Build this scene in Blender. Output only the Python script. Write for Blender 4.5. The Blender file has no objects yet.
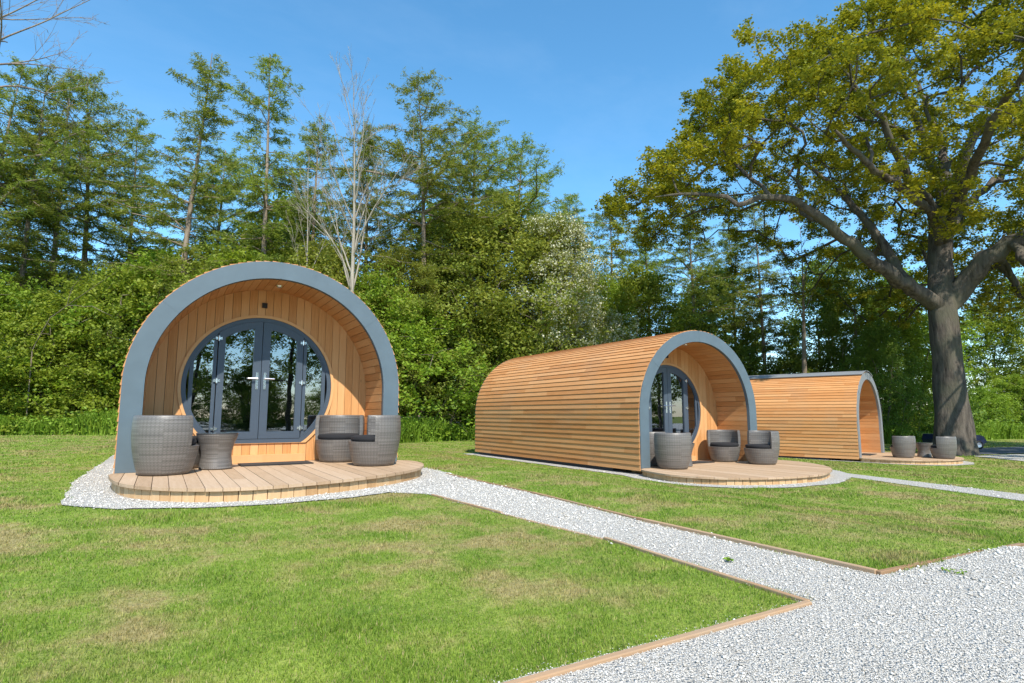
import bpy, bmesh, math, random
import numpy as np
from mathutils import Vector, Matrix

R = math.radians
PI = math.pi
scene = bpy.context.scene
COL = scene.collection
rng = np.random.default_rng(11)
random.seed(5)

# ---------------------------------------------------------------- camera frame (fitted to the photograph, world axes follow the pods)
FPX = 585.4
PITCH = math.atan(72.5 / FPX)
YAW = math.atan((512 - 161.8) * math.cos(PITCH) / FPX)
CF = Vector((math.sin(YAW), math.cos(YAW), 0))
CR = Vector((math.cos(YAW), -math.sin(YAW), 0))


def at(px, depth):
    """ground position seen in picture column px at a given distance along the view"""
    k = (px - 512) / FPX
    p = CF * depth + CR * (k * depth / 1.0077)
    return p.x, p.y


def zat(py, depth):
    """height seen in picture row py at a given distance along the view"""
    v = (341.5 - py) / FPX
    return depth * (math.sin(PITCH) + v * math.cos(PITCH)) / (math.cos(PITCH) - v * math.sin(PITCH))


def at3(px, py, depth):
    v = (341.5 - py) / FPX
    k = (px - 512) / FPX
    p = CF * depth + CR * (k * depth / (math.cos(PITCH) - v * math.sin(PITCH)))
    return np.array([p.x, p.y, zat(py, depth)])


def gz(x):
    """height of the gently falling ground"""
    x = np.asarray(x, float)
    return np.interp(x, [-400, 4.5, 7.2, 12.6, 18, 26, 400], [-0.815, -0.815, -1.13, -1.125, -1.45, -1.52, -1.52])


def gzf(x):
    return float(gz(x))


# ---------------------------------------------------------------- object helpers
def tag(o, label=None, cat=None, group=None, kind=None):
    if label: o['label'] = label
    if cat: o['category'] = cat
    if group: o['group'] = group
    if kind: o['kind'] = kind
    return o


def empty(name, loc=(0, 0, 0), rz=0.0):
    o = bpy.data.objects.new(name, None)
    o.empty_display_size = 0.2
    COL.objects.link(o)
    o.location = loc
    o.rotation_euler = (0, 0, rz)
    return o


def link(name, me, mat=None, parent=None):
    o = bpy.data.objects.new(name, me)
    COL.objects.link(o)
    if mat is not None and len(me.materials) == 0:
        me.materials.append(mat)
    if parent is not None:
        o.parent = parent
    return o


def copy_tree(o, parent=None):
    c = o.copy()
    COL.objects.link(c)
    c.parent = parent
    for ch in list(o.children):
        copy_tree(ch, c)
    return c


def mesh_np(name, verts, faces, smooth=False, attrs=None, uv=None):
    """verts (n,3); faces = list of (m,k) index arrays"""
    me = bpy.data.meshes.new(name)
    verts = np.asarray(verts, np.float32)
    me.vertices.add(len(verts))
    me.vertices.foreach_set('co', verts.ravel())
    faces = [np.asarray(f, np.int32) for f in faces if len(f)]
    nl = sum(f.size for f in faces)
    npoly = sum(len(f) for f in faces)
    me.loops.add(nl)
    me.polygons.add(npoly)
    me.loops.foreach_set('vertex_index', np.concatenate([f.ravel() for f in faces]))
    tot = np.concatenate([np.full(len(f), f.shape[1], np.int32) for f in faces])
    start = np.concatenate([[0], np.cumsum(tot)[:-1]]).astype(np.int32)
    me.polygons.foreach_set('loop_start', start)
    me.polygons.foreach_set('loop_total', tot)
    if smooth:
        me.polygons.foreach_set('use_smooth', np.ones(npoly, bool))
    me.update(calc_edges=True)
    for k, v in (attrs or {}).items():
        a = me.attributes.new(k, 'FLOAT', 'POINT')
        a.data.foreach_set('value', np.asarray(v, np.float32))
    if uv is not None:
        l = me.uv_layers.new(name='UVMap')
        l.data.foreach_set('uv', np.asarray(uv, np.float32).ravel())
    return me


class MB:
    """collects shapes into one mesh; uv is per face corner"""
    def __init__(self):
        self.v = []; self.f = []; self.uv = []; self.sm = []

    def face(self, pts, uv=None, smooth=False):
        b = len(self.v)
        self.v += [tuple(p) for p in pts]
        self.f.append(tuple(range(b, b + len(pts))))
        self.uv.append(uv if uv else [(0.0, 0.0)] * len(pts))
        self.sm.append(smooth)

    def box(self, x0, x1, y0, y1, z0, z1, u=None, grain='y'):
        """box with board uv: u along grain, v = board number (rnd) + fraction"""
        n = random.randint(0, 400) if u is None else u
        P = [(x0, y0, z0), (x1, y0, z0), (x1, y1, z0), (x0, y1, z0), (x0, y0, z1), (x1, y0, z1), (x1, y1, z1), (x0, y1, z1)]
        ax = {'x': 0, 'y': 1, 'z': 2}[grain]
        o = [a for a in (0, 1, 2) if a != ax]
        lo = (x0, y0, z0); hi = (x1, y1, z1)
        def q(p):
            a = 0.5
            w = max(range(2), key=lambda i: hi[o[i]] - lo[o[i]])
            d = hi[o[w]] - lo[o[w]]
            a = 0.03 + 0.94 * (p[o[w]] - lo[o[w]]) / d if d > 1e-9 else .5
            return (p[ax], n + a)
        for idx in ((0, 3, 2, 1), (4, 5, 6, 7), (0, 1, 5, 4), (1, 2, 6, 5), (2, 3, 7, 6), (3, 0, 4, 7)):
            pts = [P[i] for i in idx]
            self.face(pts, [q(p) for p in pts])

    def prism(self, poly, z0, z1, n=None, plane='xy'):
        """convex-ish polygon (a,b) extruded; plane 'xy' -> along z, 'xz' -> along y"""
        n = random.randint(0, 400) if n is None else n
        if plane == 'xy':
            mk = lambda p, h: (p[0], p[1], h)
            a0 = min(p[0] for p in poly); a1 = max(p[0] for p in poly)
            uvf = lambda p: (p[1], n + 0.03 + .94 * (p[0] - a0) / max(1e-6, a1 - a0))
        else:
            mk = lambda p, h: (p[0], h, p[1])
            a0 = min(p[0] for p in poly); a1 = max(p[0] for p in poly)
            uvf = lambda p: (p[1], n + 0.03 + .94 * (p[0] - a0) / max(1e-6, a1 - a0))
        self.face([mk(p, z1) for p in poly], [uvf(p) for p in poly])
        self.face([mk(p, z0) for p in poly][::-1], [uvf(p) for p in poly][::-1])
        for i in range(len(poly)):
            p, q = poly[i], poly[(i + 1) % len(poly)]
            self.face([mk(p, z0), mk(q, z0), mk(q, z1), mk(p, z1)], [uvf(p), uvf(q), uvf(q), uvf(p)])

    def ring(self, outer, inner, y0, y1, closed=True):
        """frame between two matching outlines in the xz plane, extruded along y"""
        m = len(outer)
        rngs = range(m) if closed else range(m - 1)
        V = lambda p, y: (p[0], y, p[1])
        for i in rngs:
            j = (i + 1) % m
            a, b, c, d = outer[i], outer[j], inner[j], inner[i]
            U = [(i * .1, .5), (i * .1 + .1, .5), (i * .1 + .1, .6), (i * .1, .6)]
            self.face([V(a, y0), V(b, y0), V(c, y0), V(d, y0)], U)
            self.face([V(d, y1), V(c, y1), V(b, y1), V(a, y1)], U)
            self.face([V(a, y1), V(b, y1), V(b, y0), V(a, y0)], U)
            self.face([V(d, y0), V(c, y0), V(c, y1), V(d, y1)], U)
        if not closed:
            for i in (0, m - 1):
                a, d = outer[i], inner[i]
                self.face([V(a, y0), V(d, y0), V(d, y1), V(a, y1)])

    def rev(self, prof, n=32, a0=0.0, a1=2 * PI, smooth=True, center=(0, 0), closed_prof=False, ends=False):
        """revolve (r,z) profile about z; uv = arc length, height"""
        full = abs(a1 - a0 - 2 * PI) < 1e-6
        cx, cy = center
        A = np.linspace(a0, a1, n + 1)
        pr = list(prof) + ([prof[0]] if closed_prof else [])
        L = [0.0]
        for i in range(len(pr) - 1):
            L.append(L[-1] + math.dist(pr[i], pr[i + 1]))
        P = lambda r, z, a: (cx + r * math.cos(a), cy + r * math.sin(a), z)
        for i in range(len(pr) - 1):
            (r0, z0), (r1, z1) = pr[i], pr[i + 1]
            for j in range(n):
                a, b = A[j], A[j + 1]
                uv = [(a * .33, L[i]), (b * .33, L[i]), (b * .33, L[i + 1]), (a * .33, L[i + 1])]
                if r0 < 1e-6:
                    self.face([P(r0, z0, a), P(r1, z1, b), P(r1, z1, a)], uv[:3], smooth)
                elif r1 < 1e-6:
                    self.face([P(r0, z0, a), P(r0, z0, b), P(r1, z1, a)], uv[:3], smooth)
                else:
                    self.face([P(r0, z0, a), P(r0, z0, b), P(r1, z1, b), P(r1, z1, a)], uv, smooth)
        if ends and not full:
            self.face([P(r, z, a0) for r, z in prof], [(r, z) for r, z in prof])
            self.face([P(r, z, a1) for r, z in prof][::-1], [(r, z) for r, z in prof][::-1])

    def tube(self, p, q, r0, r1=None, k=8, smooth=True, caps=True):
        r1 = r0 if r1 is None else r1
        p = Vector(p); q = Vector(q); d = (q - p).normalized()
        u = d.orthogonal().normalized(); w = d.cross(u)
        A = [p + (u * math.cos(t) + w * math.sin(t)) * r0 for t in np.linspace(0, 2 * PI, k, endpoint=False)]
        B = [q + (u * math.cos(t) + w * math.sin(t)) * r1 for t in np.linspace(0, 2 * PI, k, endpoint=False)]
        for i in range(k):
            j = (i + 1) % k
            self.face([A[i], A[j], B[j], B[i]], None, smooth)
        if caps:
            self.face(A[::-1]); self.face(B)

    def build(self, name, mat, parent=None, weld=True, smooth_angle=None):
        me = bpy.data.meshes.new(name)
        me.from_pydata(self.v, [], self.f)
        l = me.uv_layers.new(name='UVMap')
        l.data.foreach_set('uv', np.array([c for u in self.uv for c in u], np.float32).ravel())
        me.polygons.foreach_set('use_smooth', np.array(self.sm, bool))
        if weld:
            bm = bmesh.new(); bm.from_mesh(me)
            bmesh.ops.remove_doubles(bm, verts=bm.verts, dist=1e-5)
            bmesh.ops.recalc_face_normals(bm, faces=bm.faces)
            bm.to_mesh(me); bm.free()
        if any(self.sm): me.set_sharp_from_angle(angle=R(42))
        me.update()
        return link(name, me, mat, parent)


# ---------------------------------------------------------------- material helpers
class NT:
    def __init__(self, name):
        self.m = bpy.data.materials.new(name)
        self.m.use_nodes = True
        self.t = self.m.node_tree
        self.t.nodes.clear()
        self.out = self.n('ShaderNodeOutputMaterial')

    def n(self, typ, **kw):
        nd = self.t.nodes.new(typ)
        for k, v in kw.items():
            if k.startswith('in_'):
                nd.inputs[k[3:].replace('_', ' ')].default_value = v
            else:
                setattr(nd, k, v)
        return nd

    def l(self, a, b):
        self.t.links.new(a, b)
        return self

    def math(self, op, a, b=None, clamp=False):
        nd = self.n('ShaderNodeMath', operation=op, use_clamp=clamp)
        for i, v in enumerate((a, b)):
            if v is None: continue
            if isinstance(v, (int, float)): nd.inputs[i].default_value = v
            else: self.l(v, nd.inputs[i])
        return nd.outputs[0]

    def mix(self, fac, a, b, typ='MIX'):
        nd = self.n('ShaderNodeMix', data_type='RGBA', blend_type=typ)
        for s, v in ((nd.inputs[0], fac), (nd.inputs[6], a), (nd.inputs[7], b)):
            if isinstance(v, (int, float)): s.default_value = v
            elif isinstance(v, tuple): s.default_value = v if len(v) == 4 else v + (1,)
            else: self.l(v, s)
        return nd.outputs[2]

    def ramp(self, fac, stops, interp='LINEAR'):
        nd = self.n('ShaderNodeValToRGB')
        nd.color_ramp.interpolation = interp
        e = nd.color_ramp.elements
        while len(e) < len(stops): e.new(0.5)
        for i, (p, c) in enumerate(stops):
            e[i].position = p
            e[i].color = c + (1,) if len(c) == 3 else c
        self.l(fac, nd.inputs[0])
        return nd.outputs[0]

    def noise(self, vec, scale, detail=3, rough=.55, dim='3D'):
        nd = self.n('ShaderNodeTexNoise', noise_dimensions=dim)
        nd.inputs['Scale'].default_value = scale
        nd.inputs['Detail'].default_value = detail
        nd.inputs['Roughness'].default_value = rough
        if vec is not None: self.l(vec, nd.inputs['Vector'])
        return nd.outputs[0]

    def mapv(self, vec, scale=(1, 1, 1), loc=(0, 0, 0)):
        nd = self.n('ShaderNodeMapping')
        nd.inputs['Scale'].default_value = scale
        nd.inputs['Location'].default_value = loc
        self.l(vec, nd.inputs['Vector'])
        return nd.outputs[0]

    def obj(self):
        return self.n('ShaderNodeTexCoord').outputs['Object']

    def uv(self):
        return self.n('ShaderNodeTexCoord').outputs['UV']

    def bsdf(self, color, rough=.6, metal=0.0, bump=None, bstr=.3, bdist=.01, spec=.5):
        b = self.n('ShaderNodeBsdfPrincipled')
        for nm, v in (('Base Color', color), ('Roughness', rough), ('Metallic', metal), ('Specular IOR Level', spec)):
            if isinstance(v, (int, float)): b.inputs[nm].default_value = v
            elif isinstance(v, tuple): b.inputs[nm].default_value = v if len(v) == 4 else v + (1,)
            else: self.l(v, b.inputs[nm])
        if bump is not None:
            bn = self.n('ShaderNodeBump')
            bn.inputs['Strength'].default_value = bstr
            bn.inputs['Distance'].default_value = bdist
            self.l(bump, bn.inputs['Height'])
            self.l(bn.outputs[0], b.inputs['Normal'])
        self.l(b.outputs[0], self.out.inputs['Surface'])
        return b


def wood(name, c_dark, c_mid, c_light, joint=2.4, rough=.65, weather=None, spread=1.0):
    """boards: uv.x = metres along the board, floor(uv.y) = board number"""
    t = NT(name)
    sep = t.n('ShaderNodeSeparateXYZ'); t.l(t.uv(), sep.inputs[0])
    u, v = sep.outputs[0], sep.outputs[1]
    bi = t.math('FLOOR', v)
    w1 = t.n('ShaderNodeTexWhiteNoise', noise_dimensions='1D'); t.l(bi, w1.inputs['W'])
    piece = t.math('FLOOR', t.math('ADD', t.math('DIVIDE', u, joint), t.math('MULTIPLY', w1.outputs['Value'], 7.3)))
    cmb = t.n('ShaderNodeCombineXYZ'); t.l(bi, cmb.inputs[0]); t.l(piece, cmb.inputs[1])
    w2 = t.n('ShaderNodeTexWhiteNoise', noise_dimensions='2D'); t.l(cmb.outputs[0], w2.inputs['Vector'])
    g = t.n('ShaderNodeCombineXYZ')
    t.l(t.math('MULTIPLY', u, 1.3), g.inputs[0]); t.l(t.math('MULTIPLY', v, 2.2), g.inputs[1])
    t.l(t.math('MULTIPLY', w2.outputs['Value'], 37.0), g.inputs[2])
    grain = t.noise(g.outputs[0], 2.2, 5, .6)
    g2 = t.n('ShaderNodeCombineXYZ')
    t.l(t.math('MULTIPLY', u, 3.0), g2.inputs[0]); t.l(t.math('MULTIPLY', v, 14.0), g2.inputs[1])
    t.l(t.math('MULTIPLY', w2.outputs['Value'], 91.0), g2.inputs[2])
    fine = t.noise(g2.outputs[0], 3.0, 3, .6)
    f = t.math('ADD', t.math('MULTIPLY', w2.outputs['Value'], .62 * spread), t.math('MULTIPLY', grain, .5))
    f = t.math('ADD', f, t.math('MULTIPLY', t.math('SUBTRACT', fine, .5), .45))
    f = t.math('ADD', f, .10 + .31 * (1 - spread) - .06)
    col = t.ramp(f, [(.18, c_dark), (.52, c_mid), (.9, c_light)])
    # knots
    kn = t.n('ShaderNodeTexVoronoi', feature='F1'); kn.inputs['Scale'].default_value = 1.0
    kv = t.n('ShaderNodeCombineXYZ'); t.l(t.math('MULTIPLY', u, 2.1), kv.inputs[0]); t.l(t.math('MULTIPLY', v, .55), kv.inputs[1])
    t.l(kv.outputs[0], kn.inputs['Vector'])
    kf = t.ramp(kn.outputs['Distance'], [(.02, (1, 1, 1)), (.07, (0, 0, 0))])
    col = t.mix(t.math('MULTIPLY', kf, .55), col, tuple(c * .45 for c in c_dark))
    if weather:
        wn = t.noise(t.obj(), 1.1, 4, .6)
        wf = t.ramp(wn, [(.45, (0, 0, 0)), (.75, (1, 1, 1))])
        col = t.mix(t.math('MULTIPLY', wf, weather[1]), col, weather[0])
    t.bsdf(col, rough, bump=t.math('ADD', fine, t.math('MULTIPLY', grain, .5)), bstr=.25, bdist=.004, spec=.25)
    return t.m


M = {}
M['cedar'] = wood('cedar cladding', (.31, .115, .036), (.52, .232, .080), (.64, .345, .150), joint=2.1, spread=.52, weather=((.38, .26, .16), .3))
M['larch'] = wood('larch boards', (.42, .18, .058), (.60, .30, .115), (.68, .385, .175), joint=50, spread=.75)
M['deck'] = wood('deck boards', (.29, .185, .105), (.44, .30, .185), (.55, .40, .27), joint=50, spread=.6, rough=.75)
M['skirt'] = wood('skirt boards', (.34, .19, .085), (.52, .32, .155), (.62, .42, .23), joint=50, spread=.8)
M['edging'] = wood('edging boards', (.22, .125, .062), (.36, .215, .115), (.45, .30, .18), joint=2.0, rough=.8, weather=((.30, .26, .2), .5))


def plain(name, col, rough=.5, metal=0.0, var=.12, scale=6, bscale=None, spec=.5):
    t = NT(name)
    n = t.noise(t.obj(), scale, 4)
    c = t.mix(n, tuple(x * (1 - var) for x in col), tuple(x * (1 + var) for x in col))
    bump = t.noise(t.obj(), bscale, 3) if bscale else None
    t.bsdf(c, rough, metal, bump=bump, bstr=.2, bdist=.003, spec=spec)
    return t.m


M['fascia'] = plain('grey blue metal', (.098, .135, .160), .5, 0, .18, 3.5, spec=.4)
M['upvc'] = plain('anthracite frame', (.058, .078, .105), .38, 0, .06, 3)
M['chrome'] = plain('brushed chrome', (.75, .75, .76), .25, 1, .04)
M['dark'] = plain('dark void', (.018, .018, .02), .8)
M['mat'] = plain('doormat fibre', (.035, .032, .03), .95, 0, .3, 60, 200)
M['cushion'] = plain('black cushion cloth', (.012, .012, .014), .9, 0, .3, 40, 300)
M['ridge'] = plain('weathered lead ridge', (.20, .21, .22), .6, 0, .12, 3)
M['plinth'] = plain('plinth', (.04, .05, .065), .7)
M['tabletop'] = plain('table glass', (.06, .062, .065), .15, 0, .05, 3)
M['render_in'] = plain('pod interior lining', (.30, .20, .12), .7)
M['bed'] = plain('bed linen', (.55, .54, .52), .85)
M['tyre'] = plain('black rubber', (.015, .015, .016), .75)
M['navy'] = plain('navy paint', (.022, .028, .085), .3)
M['silver'] = plain('silver wheel', (.55, .56, .58), .35, .6)
M['post'] = plain('weathered post', (.22, .17, .12), .85, 0, .3, 8, 40)
M['wire'] = plain('fence wire', (.25, .25, .25), .5, .7)
M['asphalt'] = plain('track tarmac', (.075, .08, .095), .85, 0, .25, 2, 120)


def wicker():
    t = NT('grey wicker weave')
    sep = t.n('ShaderNodeSeparateXYZ'); t.l(t.uv(), sep.inputs[0])
    u, v = sep.outputs[0], sep.outputs[1]
    s = 2 * PI / .034
    row = t.math('FLOOR', t.math('DIVIDE', v, .0095))
    par = t.math('MULTIPLY', t.math('MODULO', row, 2.0), PI)
    wave = t.math('SINE', t.math('ADD', t.math('MULTIPLY', u, s), par))
    rowb = t.math('ABSOLUTE', t.math('SINE', t.math('MULTIPLY', v, PI / .0095)))
    h = t.math('MULTIPLY', t.math('ADD', t.math('MULTIPLY', wave, .35), .65), t.math('POWER', rowb, .5))
    wn = t.n('ShaderNodeTexWhiteNoise', noise_dimensions='2D')
    c2 = t.n('ShaderNodeCombineXYZ'); t.l(row, c2.inputs[0])
    t.l(t.math('FLOOR', t.math('DIVIDE', u, .26)), c2.inputs[1]); t.l(c2.outputs[0], wn.inputs['Vector'])
    gu = t.math('POWER', t.math('ABSOLUTE', t.math('SINE', t.math('MULTIPLY', u, PI / .042))), .35)
    gv = t.math('POWER', t.math('ABSOLUTE', t.math('SINE', t.math('MULTIPLY', v, PI / .046))), .35)
    f = t.math('ADD', t.math('MULTIPLY', h, .42), t.math('MULTIPLY', wn.outputs['Value'], .24))
    f = t.math('ADD', f, t.math('MULTIPLY', t.math('MULTIPLY', gu, gv), .24))
    col = t.ramp(f, [(.1, (.05, .045, .040)), (.55, (.145, .132, .12)), (.95, (.27, .25, .23))])
    t.bsdf(col, .42, bump=h, bstr=.35, bdist=.0025, spec=.6)
    return t.m


M['wicker'] = wicker()


def glass():
    t = NT('reflective glazing')
    lw = t.n('ShaderNodeFresnel'); lw.inputs['IOR'].default_value = 1.52
    f = t.math('ADD', t.math('MULTIPLY', lw.outputs[0], 1.9), .16, True)
    tr = t.n('ShaderNodeBsdfTransparent'); tr.inputs[0].default_value = (.42, .46, .46, 1)
    gl = t.n('ShaderNodeBsdfGlossy'); gl.inputs['Roughness'].default_value = .0
    gl.inputs['Color'].default_value = (.85, .92, 1, 1)
    bn = t.n('ShaderNodeBump'); bn.inputs['Strength'].default_value = .015; bn.inputs['Distance'].default_value = .05
    t.l(t.noise(t.obj(), 2.0, 1), bn.inputs['Height']); t.l(bn.outputs[0], gl.inputs['Normal'])
    mx = t.n('ShaderNodeMixShader'); t.l(f, mx.inputs[0]); t.l(tr.outputs[0], mx.inputs[1]); t.l(gl.outputs[0], mx.inputs[2])
    t.l(mx.outputs[0], t.out.inputs[0])
    return t.m


M['glass'] = glass()


def leafmat(name, stops, trans=.3, nscale=.5, objvar=.25, rough=.55):
    """foliage: per-leaf random attribute + broad clump noise"""
    t = NT(name)
    a = t.n('ShaderNodeAttribute', attribute_name='rnd').outputs['Fac']
    n = t.noise(t.obj(), nscale, 3, .6)
    oi = t.n('ShaderNodeObjectInfo').outputs['Random']
    f = t.math('ADD', t.math('MULTIPLY', a, .55), t.math('MULTIPLY', t.math('SUBTRACT', n, .5), .9))
    f = t.math('ADD', f, .22)
    col = t.ramp(f, stops)
    hs = t.n('ShaderNodeHueSaturation')
    t.l(t.math('ADD', t.math('MULTIPLY', oi, objvar), 1 - objvar / 2), hs.inputs['Value'])
    t.l(t.math('ADD', t.math('MULTIPLY', oi, .03), .485), hs.inputs['Hue'])
    t.l(col, hs.inputs['Color'])
    col = hs.outputs[0]
    d = t.n('ShaderNodeBsdfPrincipled'); t.l(col, d.inputs['Base Color']); d.inputs['Roughness'].default_value = rough
    d.inputs['Specular IOR Level'].default_value = .3
    tr = t.n('ShaderNodeBsdfTranslucent')
    t.l(t.mix(.5, col, (1.0, .95, .35), 'MULTIPLY'), tr.inputs[0])
    mx = t.n('ShaderNodeMixShader'); mx.inputs[0].default_value = trans
    t.l(d.outputs[0], mx.inputs[1]); t.l(tr.outputs[0], mx.inputs[2])
    t.l(mx.outputs[0], t.out.inputs[0])
    return t.m


M['oakleaf'] = leafmat('oak leaves', [(.05, (.08, .11, .010)), (.45, (.27, .27, .020)), (.75, (.42, .36, .022)), (1, (.46, .31, .03))], .36, .35, .0)
M['larchleaf'] = leafmat('larch needles', [(.05, (.11, .17, .032)), (.5, (.25, .32, .055)), (.95, (.36, .40, .08))], .5, .3, .3)
M['bushleaf'] = leafmat('bright shrub leaves', [(.05, (.11, .17, .016)), (.5, (.26, .35, .034)), (.95, (.39, .45, .065))], .5, .4, .3)
M['darkleaf'] = leafmat('dark leaves', [(.05, (.08, .14, .024)), (.5, (.18, .26, .04)), (.95, (.28, .34, .055))], .5, .4, .25)
M['olivebush'] = leafmat('olive shrub leaves', [(.05, (.13, .17, .024)), (.5, (.28, .33, .05)), (.95, (.41, .42, .09))], .5, .4, .2)
M['blossom'] = leafmat('white blossom', [(.05, (.34, .37, .18)), (.5, (.50, .50, .33)), (.95, (.62, .60, .45))], .25, .6, .05)
M['nettle'] = leafmat('lush tall grass', [(.05, (.10, .18, .014)), (.5, (.20, .32, .028)), (.95, (.32, .42, .05))], .35, .5, 0)


def bark(name, c0, c1, moss=None, scale=3.0):
    t = NT(name)
    mp = t.mapv(t.obj(), (1, 1, .22))
    n = t.noise(mp, scale * 2.4, 6, .65)
    n2 = t.noise(t.obj(), .9, 3)
    col = t.ramp(n, [(.3, c0), (.7, c1)])
    if moss:
        col = t.mix(t.ramp(n2, [(.45, (0, 0, 0)), (.62, (1, 1, 1))]), col, moss)
    t.bsdf(col, .9, bump=n, bstr=.9, bdist=.06, spec=.15)
    return t.m


M['oakbark'] = bark('oak bark', (.03, .026, .022), (.16, .135, .11), (.095, .09, .065))
M['larchbark'] = bark('larch bark', (.13, .10, .075), (.32, .26, .20))
M['palebark'] = bark('pale bark', (.22, .19, .15), (.42, .38, .31))
M['twig'] = bark('shrub stems', (.09, .075, .05), (.24, .20, .14))
# ================================================================ glamping pods (built once, copied)
PR, HL, PLEN = 1.70, 1.01, 6.70      # outer radius, straight leg height, length
FT = 0.245                             # fascia band width
PORCH = 0.86


def arch_pts(r, z0=0.0, n=72):
    """outline of the arch from the left foot over the top to the right foot, radius r (concentric)"""
    p = [(-r, z0), (-r, .35), (-r, .7)]
    p += [(-r * math.cos(a), HL + r * math.sin(a)) for a in np.linspace(0, PI, n)]
    p += [(r, .7), (r, .35), (r, z0)]
    return p


def arch_at(s, r):
    """point + outward normal at arc length s from the left foot"""
    tot = 2 * HL + PI * r
    if s < HL: return (-r, s), (-1, 0)
    if s > tot - HL: return (r, tot - s), (1, 0)
    a = (s - HL) / r
    return (-r * math.cos(a), HL + r * math.sin(a)), (-math.cos(a), math.sin(a))


def make_pod():
    root = empty('glamping_pod')
    # ---- lapped cedar cladding: every board's lower edge stands proud of the one below
    m = MB()
    r = PR - .016
    tot = 2 * HL + PI * r
    half = tot / 2
    NB = 35
    w = (half + .05) / NB
    y0, y1 = 0.004, PLEN
    for side in (0, 1):
        for i in range(NB):
            s0 = -.05 + i * w; s1 = s0 + w
            bi = i + side * 100
            def pt(s, off):
                if s < 0: p, nn = (-r, s), (-1, 0)
                else: p, nn = arch_at(s, r)
                x, z = p[0] + nn[0] * off, p[1] + nn[1] * off
                return (x if side == 0 else -x, z)
            yo = random.uniform(-.006, .006)
            a, b, c = pt(s0, .015), pt(s1, .000), pt(s0, -.018)
            d = pt(s1, -.016)
            ya, yb = y0 + yo + .004, y1 + yo
            V = lambda p, y: (p[0], y, p[1])
            m.face([V(a, ya), V(a, yb), V(b, yb), V(b, ya)], [(ya, bi + .08), (yb, bi + .08), (yb, bi + .95), (ya, bi + .95)])
            m.face([V(c, ya), V(c, yb), V(a, yb), V(a, ya)], [(ya, bi + .03), (yb, bi + .03), (yb, bi + .07), (ya, bi + .07)])
            for y in (ya, yb):
                m.face([V(c, y), V(a, y), V(b, y), V(d, y)], [(y, bi + .1), (y + .02, bi + .1), (y + .02, bi + .9), (y, bi + .9)])
            m.face([V(d, ya), V(d, yb), V(c, yb), V(c, ya)], [(ya, bi + .95), (yb, bi + .95), (yb, bi + .08), (ya, bi + .08)])
    m.build('cladding', M['cedar'], root, weld=False)
    # ---- grey fascia band round the porch mouth
    m = MB()
    m.ring(arch_pts(PR - .020), arch_pts(PR - FT), -.012, .055, closed=False)
    f = m.build('fascia', M['fascia'], root)
    # cover straps over the joints of the band
    for ang in (38, 90, 142):
        m = MB()
        a = R(ang)
        c, s_ = -math.cos(a), math.sin(a)
        t = (s_, -c)
        q = []
        for rr, tt in ((PR - FT + .004, -.012), (PR - .018, -.012), (PR - .018, .012), (PR - FT + .004, .012)):
            q.append((c * rr + t[0] * tt, HL + s_ * rr + t[1] * tt))
        m.prism(q, -.0145, -.0125, plane='xz')
        m.build('joint_strap', M['fascia'], f)
    # ---- porch lining, boards running front to back
    m = MB()
    ri = PR - FT - .003
    ns = 62
    tot2 = 2 * HL + PI * ri
    for i in range(ns):
        s0, s1 = tot2 * i / ns + .003, tot2 * (i + 1) / ns - .003
        (p, na), (q, nb) = arch_at(s0, ri), arch_at(s1, ri)
        V = lambda p, n_, o, y: (p[0] + n_[0] * o, y, p[1] + n_[1] * o)
        ya, yb = .056, PORCH - .002
        m.face([V(p, na, 0, ya), V(q, nb, 0, ya), V(q, nb, 0, yb), V(p, na, 0, yb)], [(ya, i + .05), (ya, i + .95), (yb, i + .95), (yb, i + .05)])
        m.face([V(p, na, 0, ya), V(p, na, 0, yb), V(p, na, .02, yb), V(p, na, .02, ya)], [(ya, i + .05)] * 4)
        m.face([V(q, nb, 0, ya), V(q, nb, .02, ya), V(q, nb, .02, yb), V(q, nb, 0, yb)], [(ya, i + .95)] * 4)
        m.face([V(p, na, .021, ya), V(q, nb, .021, ya), V(q, nb, .021, yb), V(p, na, .021, yb)], [(ya, i + .5)] * 4)
    m.build('porch_lining', M['cedar'], root, weld=False)
    # ---- porch back wall: upright boards with the round doorway cut out
    ZC, RC, ZB = 1.06, .995, .262
    XC = -.07
    m = MB()
    bw = .108
    n = int(math.ceil(2 * (PR - .06) / bw))
    x = -n * bw / 2
    for i in range(n):
        xa, xb = x + i * bw + .0025, x + (i + 1) * bw - .0025
        xs = np.linspace(xa, xb, 5)
        top = lambda q: HL + math.sqrt(max(0, (PR - .05) ** 2 - q * q))
        th = .025
        k = random.randint(0, 400)
        if min(abs(xa - XC), abs(xb - XC)) >= RC:
            m.prism([(xa, 0.0), (xb, 0.0)] + [(q, top(q)) for q in xs[::-1]], PORCH, PORCH + th, k, 'xz')
        else:
            cz = lambda q, s: ZC + s * math.sqrt(max(0, RC * RC - (q - XC) ** 2))
            m.prism([(q, cz(q, 1)) for q in xs] + [(q, top(q)) for q in xs[::-1]], PORCH, PORCH + th, k, 'xz')
            m.prism([(xa, 0.0), (xb, 0.0)] + [(q, max(ZB, cz(q, -1))) for q in xs[::-1]], PORCH, PORCH + th, k, 'xz')
    m.build('porch_wall', M['larch'], root, weld=False)
    # dark board behind the joints of the wall, with the same opening
    m = MB()
    th = np.linspace(0, 2 * PI, 97)[:-1]
    inn = [(XC + RC * math.cos(a), max(ZB, ZC + RC * math.sin(a))) for a in th]
    out = []
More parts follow.
